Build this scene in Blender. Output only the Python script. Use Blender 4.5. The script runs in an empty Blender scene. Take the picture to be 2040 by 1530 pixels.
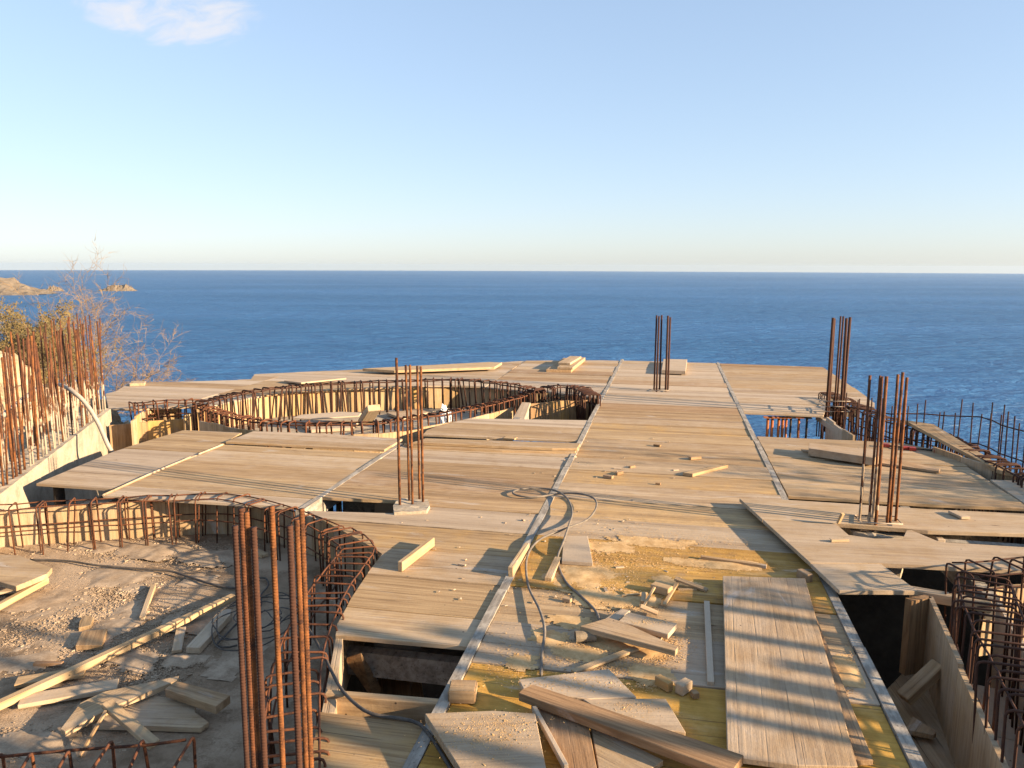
import bpy, bmesh, math, random
from mathutils import Vector, Matrix, Quaternion, noise
R = math.radians
random.seed(7)
sc = bpy.context.scene
COL = sc.collection

# ------------------------------------------------------------------ camera, sky, sun, exposure
F, CX, CY, EYE = 1530.0, 1020.0, 765.0, 2.1         # focal length in pixels of a 2040 x 1530 picture, eye height over the deck
PITCH = math.atan((CY - 530.0) / F)
ROLL = R(0.2)
def camera_axes():
    f = Vector((0, math.cos(PITCH), -math.sin(PITCH))); r = Vector((1, 0, 0)); u = r.cross(f)
    c, s = math.cos(ROLL), math.sin(ROLL)
    r2 = r * c + u * s; u2 = u * c - r * s
    d = f + r2 * ((1335 - CX) / F) - u2 * ((530 - CY) / F)
    m = Matrix.Rotation(math.atan2(d.x, d.y), 3, 'Z')
    return m @ r2, m @ u2, m @ f
RT, UP, FW = camera_axes()
EYEP = Vector((0, 0, EYE))
cam = bpy.data.objects.new('camera', bpy.data.cameras.new('camera')); COL.objects.link(cam)
cam.matrix_world = Matrix((( RT.x, UP.x, -FW.x, 0), (RT.y, UP.y, -FW.y, 0), (RT.z, UP.z, -FW.z, EYE), (0, 0, 0, 1)))
cam.data.sensor_fit = 'HORIZONTAL'; cam.data.sensor_width = 36.0; cam.data.lens = 36.0 * F / 2040.0
cam.data.clip_start = 0.05; cam.data.clip_end = 60000
sc.camera = cam
SUN_EL, SUN_AZ = R(15.5), R(100)                        # azimuth clockwise from +Y
sun_dir = Vector((math.sin(SUN_AZ) * math.cos(SUN_EL), math.cos(SUN_AZ) * math.cos(SUN_EL), math.sin(SUN_EL)))
HAZE = 2.6e-5
SKY_STRENGTH, SUN_STRENGTH, EXPOSURE = 0.120, 4.9, 1.72
sl = bpy.data.lights.new('sun', 'SUN'); sl.energy = SUN_STRENGTH; sl.angle = R(0.6); sl.color = (1.0, 0.75, 0.49)
so = bpy.data.objects.new('sun', sl); COL.objects.link(so); so.rotation_euler = sun_dir.to_track_quat('Z', 'Y').to_euler()
so.location = sun_dir * 60
sc.view_settings.view_transform = 'Standard'; sc.view_settings.look = 'None'
sc.view_settings.exposure = EXPOSURE; sc.view_settings.gamma = 1.0; sc.view_settings.use_curve_mapping = False
sc.render.engine = 'CYCLES'; sc.cycles.use_denoising = True; sc.cycles.max_bounces = 6; sc.cycles.transparent_max_bounces = 6

class NT:
    """small helper round a node tree"""
    def __init__(s, tree): s.t = tree; s.n = tree.nodes; s.l = tree.links
    def add(s, typ, ins=None, **props):
        nd = s.n.new(typ)
        for k, v in props.items(): setattr(nd, k, v)
        for k, v in (ins or {}).items():
            if hasattr(v, 'is_output'): s.l.new(v, nd.inputs[k])
            else: nd.inputs[k].default_value = v
        return nd
    def math(s, op, a, b=None, c=None, clamp=False):
        ins = {0: a}
        if b is not None: ins[1] = b
        if c is not None: ins[2] = c
        return s.add('ShaderNodeMath', ins, operation=op, use_clamp=clamp).outputs[0]
    def vmath(s, op, a, b):
        return s.add('ShaderNodeVectorMath', {0: a, 1: b}, operation=op).outputs[0]
    def mix(s, f, a, b, blend='MIX'):
        nd = s.n.new('ShaderNodeMix'); nd.data_type = 'RGBA'; nd.blend_type = blend
        for i, v in ((0, f), (6, a), (7, b)):
            if hasattr(v, 'is_output'): s.l.new(v, nd.inputs[i])
            else: nd.inputs[i].default_value = v if i == 0 else tuple(v) + ((1,) if len(v) == 3 else ())
        return nd.outputs[2]
    def noise(s, vec, scale, detail=4, rough=0.55, dist=0.0):
        return s.add('ShaderNodeTexNoise', {'Vector': vec, 'Scale': scale, 'Detail': detail, 'Roughness': rough, 'Distortion': dist}).outputs[0]
    def ramp(s, f, lo, hi):
        return s.add('ShaderNodeMapRange', {0: f, 1: lo, 2: hi, 3: 0.0, 4: 1.0}, clamp=True, interpolation_type='SMOOTHSTEP').outputs[0]
    def scale(s, vec, k):
        return s.add('ShaderNodeVectorMath', {0: vec, 1: k}, operation='MULTIPLY').outputs[0]

world = bpy.data.worlds.new('World'); sc.world = world; world.use_nodes = True
def build_world():
    n = NT(world.node_tree); n.n.clear()
    sky = n.add('ShaderNodeTexSky', sky_type='NISHITA')
    sky.sun_disc = False; sky.sun_elevation = SUN_EL; sky.sun_rotation = SUN_AZ
    sky.altitude = 150; sky.air_density = 1.0; sky.dust_density = 0.55; sky.ozone_density = 3.6
    # the whole sky is softened by one power curve (the photograph's flat tone curve)
    air = n.add('ShaderNodeGamma', {'Color': sky.outputs[0], 'Gamma': 0.5}).outputs[0]
    air = n.mix(1.0, air, (1.13, 1.15, 1.24), 'MULTIPLY')
    tc = n.add('ShaderNodeTexCoord').outputs['Generated']
    sx = n.add('ShaderNodeSeparateXYZ', {0: tc})
    z = n.math('MAXIMUM', sx.outputs[2], 0.02)
    px, py = n.math('DIVIDE', sx.outputs[0], z), n.math('DIVIDE', sx.outputs[1], z)
    d = (FW + RT * ((335 - CX) / F) - UP * ((22 - CY) / F)); cx, cy = d.x / d.z, d.y / d.z
    dx, dy = n.math('SUBTRACT', px, cx), n.math('SUBTRACT', py, cy)
    # layer coordinates turned to the wisp's own direction
    ang = math.atan2(cy, cx)
    ca, sa = math.cos(ang), math.sin(ang)
    rad = n.math('ADD', n.math('MULTIPLY', dx, ca), n.math('MULTIPLY', dy, sa))
    lat = n.math('SUBTRACT', n.math('MULTIPLY', dy, ca), n.math('MULTIPLY', dx, sa))
    q = n.add('ShaderNodeCombineXYZ', {0: n.math('MULTIPLY', n.math('ADD', rad, n.math('MULTIPLY', lat, -0.9)), 2.1), 1: n.math('MULTIPLY', lat, 3.2), 2: 0.37}).outputs[0]
    nz = n.noise(q, 1.7, 6, 0.6, 0.5)
    e = n.math('ADD', n.math('POWER', n.math('MULTIPLY', rad, 1.75), 2.0), n.math('POWER', n.math('MULTIPLY', lat, 2.75), 2.0))
    body = n.math('SUBTRACT', 1.0, n.ramp(e, 0.15, 1.25))
    m = n.math('MULTIPLY', n.ramp(n.math('ADD', nz, n.math('MULTIPLY', body, 0.30)), 0.55, 1.0), n.ramp(body, 0.0, 0.35))
    cl = n.mix(n.math('MULTIPLY', m, 0.78), air, (2.35, 2.28, 2.33))
    bg = n.add('ShaderNodeBackground', {'Color': cl, 'Strength': SKY_STRENGTH})
    out = n.add('ShaderNodeOutputWorld', {'Surface': bg.outputs[0]})
build_world()

# ------------------------------------------------------------------ placing and building helpers
def P(x, y, z=0.0):
    """the point at height z that the photograph shows at pixel x, y"""
    d = FW + RT * ((x - CX) / F) - UP * ((y - CY) / F)
    return EYEP + d * ((z - EYE) / d.z)
def project(p):
    q = Vector(p) - EYEP; w = q.dot(FW)
    return CX + F * q.dot(RT) / w, CY - F * q.dot(UP) / w
def height_at(base, y):
    lo, hi = -4.0, 8.0
    for _ in range(40):
        m = (lo + hi) / 2
        if project(base + Vector((0, 0, m)))[1] > y: lo = m
        else: hi = m
    return lo
def smooth_curve(pts, step):
    """points of a Catmull-Rom curve through pts, spaced evenly"""
    pts = [Vector(p) for p in pts]; dense = []
    for i in range(len(pts) - 1):
        p0, p1, p2, p3 = pts[max(i - 1, 0)], pts[i], pts[i + 1], pts[min(i + 2, len(pts) - 1)]
        for k in range(16):
            t = k / 16
            dense.append(0.5 * ((2 * p1) + (p2 - p0) * t + (2 * p0 - 5 * p1 + 4 * p2 - p3) * t * t + (3 * p1 - p0 - 3 * p2 + p3) * t ** 3))
    dense.append(pts[-1])
    out = [dense[0]]; acc = 0.0
    for a, b in zip(dense, dense[1:]):
        L = (b - a).length
        if L < 1e-9: continue
        pos = 0.0
        while acc + (L - pos) >= step:
            pos += step - acc; out.append(a.lerp(b, pos / L)); acc = 0.0
        acc += L - pos
    return out
def offset_curve(pts, d):
    out = []
    for i, p in enumerate(pts):
        t = pts[min(i + 1, len(pts) - 1)] - pts[max(i - 1, 0)]; t.z = 0; t.normalize()
        out.append(p + Vector((-t.y, t.x, 0)) * d)
    return out
def tube_data(path, r, sides=6, caps=True, verts=None, faces=None):
    verts = [] if verts is None else verts; faces = [] if faces is None else faces
    path = [Vector(p) for p in path]
    n = len(path); b0 = len(verts)
    t = (path[1] - path[0]).normalized()
    up = Vector((0, 0, 1)) if abs(t.z) < 0.9 else Vector((1, 0, 0))
    nrm = t.cross(up).normalized()
    for i, p in enumerate(path):
        t2 = (path[min(i + 1, n - 1)] - path[max(i - 1, 0)])
        t2 = t2.normalized() if t2.length > 1e-9 else t
        q = t.rotation_difference(t2); nrm = (q @ nrm); nrm = (nrm - t2 * nrm.dot(t2)).normalized(); t = t2
        bn = t.cross(nrm)
        rr = r[i] if isinstance(r, (list, tuple)) else r
        for k in range(sides):
            a = 2 * math.pi * k / sides
            verts.append(p + (nrm * math.cos(a) + bn * math.sin(a)) * rr)
    for i in range(n - 1):
        for k in range(sides):
            a, b = b0 + i * sides + k, b0 + i * sides + (k + 1) % sides
            faces.append((a, b, b + sides, a + sides))
    if caps:
        faces.append(tuple(b0 + k for k in reversed(range(sides))))
        faces.append(tuple(b0 + (n - 1) * sides + k for k in range(sides)))
    return verts, faces
def box_data(cx, cy, cz, sx, sy, sz, verts=None, faces=None, rot=None):
    verts = [] if verts is None else verts; faces = [] if faces is None else faces
    b = len(verts)
    for dx in (-.5, .5):
        for dy in (-.5, .5):
            for dz in (-.5, .5):
                v = Vector((dx * sx, dy * sy, dz * sz))
                if rot is not None: v = rot @ v
                verts.append(v + Vector((cx, cy, cz)))
    for f in ((0, 1, 3, 2), (4, 6, 7, 5), (0, 4, 5, 1), (2, 3, 7, 6), (0, 2, 6, 4), (1, 5, 7, 3)):
        faces.append(tuple(b + i for i in f))
    return verts, faces
def mesh(name, verts, faces, mat, smooth=False):
    me = bpy.data.meshes.new(name); me.from_pydata([tuple(v) for v in verts], [], faces); me.update()
    me.materials.append(mat)
    if smooth:
        for p in me.polygons: p.use_smooth = True
    return me
def tag(o, label=None, cat=None, group=None, kind=None):
    if label: o['label'] = label
    if cat: o['category'] = cat
    if group: o['group'] = group
    if kind: o['kind'] = kind
    return o
def place(name, me, loc=(0, 0, 0), parent=None, rot=None, colour=None):
    """link a mesh object at a place in the world; under a parent it is kept at that place"""
    o = bpy.data.objects.new(name, me); COL.objects.link(o)
    m = Matrix.Translation(Vector(loc)) @ (rot.to_matrix().to_4x4() if rot is not None else Matrix.Identity(4))
    if parent is not None:
        o.parent = parent
        m = Matrix.Translation(-Vector(WHERE[parent.name])) @ m
        WHERE[o.name] = WHERE[parent.name] if False else Vector(loc)
    else:
        WHERE[o.name] = Vector(loc)
    o.matrix_local = m
    if colour: o.color = colour
    return o
WHERE = {}
def root(name, loc, label=None, cat=None, group=None, kind=None):
    o = bpy.data.objects.new(name, None); COL.objects.link(o); o.location = loc; o.empty_display_size = 0.1
    WHERE[o.name] = Vector(loc)
    return tag(o, label, cat, group, kind)
def clip_poly(poly, cell):
    """part of a 2-D polygon inside an axis-aligned cell (x0, x1, y0, y1)"""
    for axis, lim, sgn in ((0, cell[0], 1), (0, cell[1], -1), (1, cell[2], 1), (1, cell[3], -1)):
        out = []
        for i in range(len(poly)):
            a, b = poly[i - 1], poly[i]
            da, db = (a[axis] - lim) * sgn, (b[axis] - lim) * sgn
            if da >= 0 and db >= 0: out.append(b)
            elif da >= 0 > db:
                t = da / (da - db); out.append((a[0] + (b[0] - a[0]) * t, a[1] + (b[1] - a[1]) * t))
            elif da < 0 <= db:
                t = da / (da - db); out.append((a[0] + (b[0] - a[0]) * t, a[1] + (b[1] - a[1]) * t)); out.append(b)
        poly = out
        if len(poly) < 3: return []
    res = []
    for p in poly:
        if not res or (abs(p[0] - res[-1][0]) + abs(p[1] - res[-1][1])) > 1e-4: res.append(p)
    if len(res) > 2 and (abs(res[0][0] - res[-1][0]) + abs(res[0][1] - res[-1][1])) < 1e-4: res.pop()
    return res
def area(poly):
    return 0.5 * sum(poly[i - 1][0] * poly[i][1] - poly[i][0] * poly[i - 1][1] for i in range(len(poly)))
def prism_mesh(name, poly, ztop, thick, mat, bevel=0.0, tilt=None):
    """upright slab over a 2-D outline, local coordinates"""
    if area(poly) < 0: poly = poly[::-1]
    bm = bmesh.new(); n = len(poly)
    def zz(p): return ztop + (tilt(p) if tilt else 0.0)
    top = [bm.verts.new((p[0], p[1], zz(p))) for p in poly]
    bot = [bm.verts.new((p[0], p[1], zz(p) - thick)) for p in poly]
    bm.faces.new(top); bm.faces.new(bot[::-1])
    for i in range(n): bm.faces.new((top[i - 1], bot[i - 1], bot[i], top[i]))
    if bevel > 0:
        bmesh.ops.bevel(bm, geom=list(bm.edges), offset=bevel, segments=1, affect='EDGES', clamp_overlap=True)
    bmesh.ops.triangulate(bm, faces=[f for f in bm.faces if len(f.verts) > 4])
    me = bpy.data.meshes.new(name); bm.to_mesh(me); bm.free(); me.materials.append(mat)
    return me

# ------------------------------------------------------------------ materials
def new_mat(name):
    m = bpy.data.materials.new(name); m.use_nodes = True; n = NT(m.node_tree); n.n.clear()
    return m, n
def finish(n, base, rough=0.8, bump=None, strength=0.3, dist=0.01, spec=0.3, metallic=0.0):
    ins = {'Base Color': base, 'Roughness': rough, 'Specular IOR Level': spec, 'Metallic': metallic}
    bs = n.add('ShaderNodeBsdfPrincipled', ins)
    if bump is not None:
        bp = n.add('ShaderNodeBump', {'Height': bump, 'Strength': strength, 'Distance': dist})
        n.l.new(bp.outputs[0], bs.inputs['Normal'])
    n.add('ShaderNodeOutputMaterial', {'Surface': bs.outputs[0]})
    return bs
def wood_material():
    """weathered shuttering wood. Object colour: R = remaining yellow coat, G = cement dust, B = brown heartwood"""
    m, n = new_mat('shuttering_wood')
    oi = n.add('ShaderNodeObjectInfo'); oc = n.add('ShaderNodeSeparateColor', {0: oi.outputs['Color']})
    tc = n.add('ShaderNodeTexCoord').outputs['Object']
    off = n.add('ShaderNodeCombineXYZ', {0: n.math('MULTIPLY', oi.outputs['Random'], 37.0), 1: n.math('MULTIPLY', oi.outputs['Random'], 11.3), 2: 0.0}).outputs[0]
    v = n.vmath('ADD', tc, off)
    sx = n.add('ShaderNodeSeparateXYZ', {0: v})
    lam = n.math('DIVIDE', n.math('ADD', sx.outputs[1], n.math('MULTIPLY', n.noise(n.scale(v, (0.8, 0.1, 0.1)), 1.0, 1), 0.004)), 0.118)
    li = n.math('FLOOR', lam); lf = n.math('FRACT', lam)
    line = n.math('SUBTRACT', 1.0, n.ramp(n.math('ABSOLUTE', n.math('SUBTRACT', lf, 0.5)), 0.0, 0.045))
    wn = n.add('ShaderNodeTexWhiteNoise', {'W': n.math('ADD', li, n.math('MULTIPLY', oi.outputs['Random'], 91.0))}, noise_dimensions='1D').outputs[0]
    # every lamella has its own grain: shift the lookup by its number
    gv = n.vmath('ADD', v, n.add('ShaderNodeCombineXYZ', {0: n.math('MULTIPLY', wn, 9.0), 1: 0.0, 2: n.math('MULTIPLY', wn, 5.0)}).outputs[0])
    g1 = n.noise(n.scale(gv, (1.6, 34.0, 20.0)), 1.0, 6, 0.6, 0.6)
    g2 = n.noise(n.scale(gv, (5.0, 160.0, 90.0)), 1.0, 3, 0.6)
    big = n.noise(v, 1.7, 5, 0.6)
    mid = n.noise(v, 7.0, 5, 0.65)
    fine = n.noise(v, 60.0, 4, 0.7)
    tone = n.math('ADD', n.math('MULTIPLY', g1, 0.7), n.math('MULTIPLY', g2, 0.3))
    lamk = n.math('MULTIPLY', oi.outputs['Alpha'], 1.0)
    base = n.mix(n.ramp(tone, 0.34, 0.64), (0.31, 0.205, 0.105), (0.49, 0.355, 0.195))
    base = n.mix(n.math('MULTIPLY', oc.outputs[2], 0.8), base, n.mix(n.ramp(tone, 0.35, 0.65), (0.13, 0.058, 0.026), (0.31, 0.155, 0.072)))
    yel = n.mix(n.ramp(n.math('ADD', n.math('MULTIPLY', tone, 0.5), n.math('MULTIPLY', mid, 0.5)), 0.32, 0.62), (0.36, 0.19, 0.030), (0.59, 0.335, 0.062))
    ym = n.ramp(n.math('ADD', n.math('ADD', n.math('MULTIPLY', big, 0.8), n.math('MULTIPLY', mid, 0.55)), n.math('SUBTRACT', oc.outputs[0], 0.5)), 0.55, 0.95)
    base = n.mix(n.math('MULTIPLY', ym, n.math('MINIMUM', n.math('MULTIPLY', oc.outputs[0], 1.5), 0.92)), base, yel)
    dm = n.ramp(n.math('ADD', n.math('ADD', n.math('MULTIPLY', big, 0.55), n.math('ADD', n.math('MULTIPLY', mid, 0.45), n.math('MULTIPLY', n.noise(n.scale(v, (2.0, 7.0, 4.0)), 2.0, 6, 0.7), 0.35))), n.math('SUBTRACT', n.math('MULTIPLY', oc.outputs[1], 0.7), 0.45)), 0.36, 0.80)
    dust = n.mix(n.math('ADD', n.math('MULTIPLY', fine, 0.6), n.math('MULTIPLY', mid, 0.4)), (0.41, 0.33, 0.24), (0.58, 0.485, 0.375))
    base = n.mix(n.math('MULTIPLY', dm, n.math('ADD', 0.35, n.math('MULTIPLY', oc.outputs[1], 0.5))), base, dust)
    base = n.mix(n.math('MULTIPLY', n.math('MULTIPLY', n.math('SUBTRACT', wn, 0.30), 1.0), lamk), base, n.mix(1.0, base, (0.66, 0.62, 0.58), 'MULTIPLY'))
    stain = n.ramp(n.noise(n.scale(v, (1.0, 2.2, 1.0)), 2.6, 7, 0.72), 0.56, 0.74)
    base = n.mix(n.math('MULTIPLY', stain, 0.42), base, n.mix(1.0, base, (0.50, 0.43, 0.37), 'MULTIPLY'))
    smear = n.ramp(n.noise(n.scale(v, (0.7, 2.6, 1.0)), 1.9, 6, 0.65, 0.8), 0.60, 0.72)
    base = n.mix(n.math('MULTIPLY', smear, n.math('MULTIPLY', 0.95, fine)), base, (0.50, 0.47, 0.43))
    crack = n.ramp(n.noise(n.scale(gv, (1.1, 55.0, 30.0)), 1.0, 2, 0.5), 0.70, 0.74)
    base = n.mix(n.math('MULTIPLY', crack, n.math('ADD', 0.15, n.math('MULTIPLY', lamk, 0.5))), base, (0.09, 0.055, 0.03))
    kn = n.add('ShaderNodeTexVoronoi', {'Vector': n.scale(n.vmath('ADD', gv, n.add('ShaderNodeCombineXYZ', {0: 0.0, 1: n.math('MULTIPLY', mid, 0.05), 2: 0.0}).outputs[0]), (1.7, 6.0, 1.0)), 'Scale': 1.0, 'Randomness': 1.0}).outputs['Distance']
    knot = n.math('SUBTRACT', 1.0, n.ramp(kn, 0.03, 0.08))
    base = n.mix(n.math('MULTIPLY', knot, 0.65), base, (0.10, 0.05, 0.025))
    line = n.math('MULTIPLY', n.math('MULTIPLY', line, n.ramp(n.noise(n.scale(v, (3, 1, 1)), 1.3, 3), 0.35, 0.6)), lamk)
    base = n.mix(n.math('MULTIPLY', n.math('MULTIPLY', line, 0.85), n.math('ADD', 0.35, n.math('MULTIPLY', wn, 0.65))), base, (0.085, 0.055, 0.03))
    obt = n.add('ShaderNodeTexWhiteNoise', {'W': n.math('MULTIPLY', oi.outputs['Random'], 531.0)}, noise_dimensions='1D').outputs[0]
    base = n.mix(n.math('MULTIPLY', obt, 0.42), base, n.mix(1.0, base, (0.74, 0.72, 0.70), 'MULTIPLY'))
    spk = n.add('ShaderNodeTexVoronoi', {'Vector': v, 'Scale': 9.0, 'Randomness': 1.0}).outputs['Distance']
    base = n.mix(n.math('MULTIPLY', n.math('SUBTRACT', 1.0, n.ramp(spk, 0.03, 0.07)), n.ramp(big, 0.45, 0.6)), base, (0.07, 0.045, 0.03))
    h = n.math('ADD', n.math('MULTIPLY', tone, 0.9), n.math('MULTIPLY', fine, 0.45))
    h = n.math('SUBTRACT', n.math('SUBTRACT', h, n.math('MULTIPLY', line, 0.6)), n.math('MULTIPLY', crack, 0.7))
    finish(n, base, 0.85, h, 0.75, 0.004, 0.2)
    return m
WOOD = wood_material()
def rust_material(name, splash, dark=0.0, foot=0.0, bright=1.0):
    """rusty reinforcing steel; splash = share covered with dried cement"""
    m, n = new_mat(name)
    tc = n.add('ShaderNodeTexCoord').outputs['Object']; oi = n.add('ShaderNodeObjectInfo')
    v = n.vmath('ADD', tc, n.add('ShaderNodeCombineXYZ', {0: n.math('MULTIPLY', oi.outputs['Random'], 23.0), 1: 0.0, 2: n.math('MULTIPLY', oi.outputs['Random'], 7.0)}).outputs[0])
    a = n.noise(v, 9.0, 5, 0.65); b = n.noise(v, 120.0, 4, 0.7)
    base = n.mix(n.ramp(n.math('ADD', n.math('MULTIPLY', a, 0.7), n.math('MULTIPLY', b, 0.3)), 0.35, 0.65), (0.036, 0.017, 0.012), (0.145 * bright, 0.054 * bright, 0.023))
    base = n.mix(n.ramp(b, 0.55, 0.8), base, (0.25, 0.110, 0.045))
    if dark: base = n.mix(dark, base, (0.045, 0.022, 0.016))
    up = n.add('ShaderNodeSeparateXYZ', {0: tc}).outputs[2]
    low = n.math('MULTIPLY', n.math('SUBTRACT', 1.0, n.ramp(up, 0.15, 1.05)), foot)
    c = n.ramp(n.math('ADD', n.math('ADD', n.noise(v, 6.0, 5, 0.7), splash - 0.5), low), 0.5, 0.62)
    base = n.mix(c, base, n.mix(b, (0.34, 0.28, 0.21), (0.50, 0.42, 0.32)))
    finish(n, base, 0.85, n.math('ADD', n.math('MULTIPLY', b, 0.6), n.math('MULTIPLY', c, 0.8)), 0.5, 0.002, 0.25)
    return m
RUST = rust_material('rusty_steel', 0.30)
RUST_CLEAN = rust_material('rusty_steel_clean', 0.08, 0.0, 0.0, 1.5)
RUST_FOOT = rust_material('rusty_steel_cement_foot', 0.24, 0.0, 0.42)
RUST_DARK = rust_material('dark_rusty_steel', 0.16, 0.72)
RUST_CEMENT = rust_material('cement_splashed_steel', 0.62)
def plain_material(name, lo, hi, scale=8.0, rough=0.85, bump=0.3, dist=0.01, spec=0.2, stretch=(1, 1, 1), spots=None):
    m, n = new_mat(name)
    tc = n.add('ShaderNodeTexCoord').outputs['Object']
    v = n.scale(tc, stretch)
    a = n.noise(v, scale, 6, 0.65); b = n.noise(v, scale * 9, 4, 0.7)
    t = n.math('ADD', n.math('MULTIPLY', a, 0.65), n.math('MULTIPLY', b, 0.35))
    base = n.mix(n.ramp(t, 0.35, 0.66), lo, hi)
    if spots: base = n.mix(n.ramp(n.noise(v, scale * 0.5, 5, 0.7), 0.58, 0.75), base, spots)
    finish(n, base, rough, t, bump, dist, spec)
    return m
CONCRETE = plain_material('concrete', (0.27, 0.225, 0.165), (0.46, 0.39, 0.29), 5.0, 0.9, 0.5, 0.01, 0.15, spots=(0.26, 0.22, 0.17))
EARTH = plain_material('earth', (0.045, 0.034, 0.024), (0.095, 0.072, 0.048), 0.7, 0.95, 0.6, 0.1)  # albedo lowered to put the shade below the deck into the colour
ROCK = plain_material('limestone', (0.28, 0.21, 0.13), (0.55, 0.43, 0.28), 2.2, 0.95, 0.9, 0.08, spots=(0.24, 0.15, 0.08))
CABLE = plain_material('dusty_cable', (0.055, 0.05, 0.045), (0.12, 0.10, 0.08), 14.0, 0.75, 0.2, 0.002, 0.2)
DIRTY = plain_material('dirty_pipe', (0.12, 0.095, 0.065), (0.27, 0.215, 0.15), 20.0, 0.8, 0.3, 0.003)
HOSE = plain_material('dusty_hose', (0.10, 0.09, 0.08), (0.22, 0.185, 0.145), 14.0, 0.75, 0.2, 0.002, 0.2)
CONDUIT = plain_material('grey_conduit', (0.27, 0.24, 0.20), (0.38, 0.34, 0.28), 20.0, 0.6, 0.2, 0.003, 0.3)
SACK = plain_material('white_sack', (0.62, 0.60, 0.57), (0.80, 0.78, 0.74), 6.0, 0.7, 0.4, 0.02)
RED = plain_material('red_plastic', (0.20, 0.02, 0.015), (0.32, 0.035, 0.02), 20.0, 0.5, 0.1, 0.002, 0.4)
DARK = plain_material('dark_steel', (0.03, 0.026, 0.022), (0.07, 0.058, 0.048), 20.0, 0.85, 0.1, 0.002, 0.1)
BARK = plain_material('dry_bark', (0.13, 0.085, 0.055), (0.30, 0.20, 0.13), 12.0, 0.9, 0.5, 0.01, 0.15)
TWIG = plain_material('dry_twigs', (0.20, 0.135, 0.07), (0.37, 0.26, 0.145), 3.0, 0.9, 0.1, 0.01, 0.1)
LEAF = plain_material('dry_leaves', (0.10, 0.085, 0.035), (0.20, 0.145, 0.06), 4.0, 0.8, 0.1, 0.01, 0.2)
SAWDUST = plain_material('sawdust_chips', (0.41, 0.255, 0.11), (0.62, 0.43, 0.22), 9.0, 0.95, 0.2, 0.004, 0.1)
GRIT = plain_material('cement_grit', (0.24, 0.175, 0.115), (0.42, 0.325, 0.225), 9.0, 0.95, 0.3, 0.004, 0.1)
def joist_material():
    m, n = new_mat('cement_stained_joist')
    v = n.add('ShaderNodeTexCoord').outputs['Object']
    g = n.noise(n.scale(v, (30, 1.5, 30)), 1.0, 5, 0.6); s = n.noise(n.scale(v, (3, 1.2, 3)), 4.0, 6, 0.7)
    base = n.mix(n.ramp(g, 0.35, 0.65), (0.19, 0.165, 0.135), (0.30, 0.265, 0.215))
    base = n.mix(n.ramp(s, 0.42, 0.62), base, (0.40, 0.36, 0.295))
    base = n.mix(n.ramp(n.noise(v, 40, 4, 0.7), 0.58, 0.7), base, (0.09, 0.075, 0.06))
    finish(n, base, 0.85, g, 0.4, 0.004, 0.2)
    return m
JOIST = joist_material()
def pool_floor_material():
    m, n = new_mat('dusty_boards')
    v = n.add('ShaderNodeTexCoord').outputs['Object']
    a = n.noise(v, 1.4, 6, 0.6); b = n.noise(v, 6.0, 6, 0.7); f = n.noise(v, 70.0, 4, 0.75)
    base = n.mix(n.ramp(b, 0.35, 0.65), (0.19, 0.13, 0.078), (0.31, 0.225, 0.145))
    base = n.mix(n.ramp(a, 0.50, 0.64), base, (0.34, 0.205, 0.085))
    base = n.mix(n.ramp(n.math('ADD', a, n.math('MULTIPLY', f, 0.3)), 0.60, 0.74), base, (0.39, 0.295, 0.20))
    base = n.mix(n.math('MULTIPLY', n.ramp(n.noise(v, 2.6, 5, 0.7), 0.58, 0.72), 0.6), base, (0.17, 0.115, 0.07))
    h = n.math('ADD', n.math('MULTIPLY', f, 0.7), n.math('MULTIPLY', b, 0.8))
    finish(n, base, 0.92, h, 0.9, 0.012, 0.15)
    return m
FLOOR = pool_floor_material()
def sea_material():
    m, n = new_mat('sea_water')
    v = n.add('ShaderNodeTexCoord').outputs['Object']
    rot = n.add('ShaderNodeVectorRotate', {'Vector': v, 'Angle': R(-14)}, rotation_type='Z_AXIS').outputs[0]
    w1 = n.noise(n.scale(rot, (0.016, 0.045, 1)), 1.0, 5, 0.6, 0.6)
    w2 = n.noise(n.scale(rot, (0.0045, 0.016, 1)), 1.0, 4, 0.55, 0.3)
    w3 = n.noise(n.scale(rot, (0.0006, 0.0022, 1)), 1.0, 4, 0.55)
    w0 = n.noise(n.scale(rot, (0.11, 0.30, 1)), 1.0, 4, 0.6, 0.4)
    h = n.math('ADD', n.math('ADD', n.math('MULTIPLY', w1, 1.5), n.math('MULTIPLY', w0, 0.3)), n.math('MULTIPLY', w2, 1.6))
    c = n.mix(n.ramp(w3, 0.35, 0.65), (0.022, 0.108, 0.250), (0.036, 0.140, 0.315))
    bp = n.add('ShaderNodeBump', {'Height': h, 'Strength': 0.85, 'Distance': 14.0}).outputs[0]
    df = n.add('ShaderNodeBsdfDiffuse', {'Color': c, 'Normal': bp}).outputs[0]
    gl = n.add('ShaderNodeBsdfGlossy', {'Color': (1, 1, 1, 1), 'Roughness': 0.30, 'Normal': bp}).outputs[0]
    ly = n.add('ShaderNodeLayerWeight', {'Blend': 0.35, 'Normal': bp}).outputs['Facing']
    mx = n.add('ShaderNodeMixShader', {0: n.math('ADD', 0.05, n.math('MULTIPLY', n.math('POWER', ly, 6.0), 0.42)), 1: df, 2: gl}).outputs[0]
    n.add('ShaderNodeOutputMaterial', {'Surface': mx})
    return m
SEA = sea_material()

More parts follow.
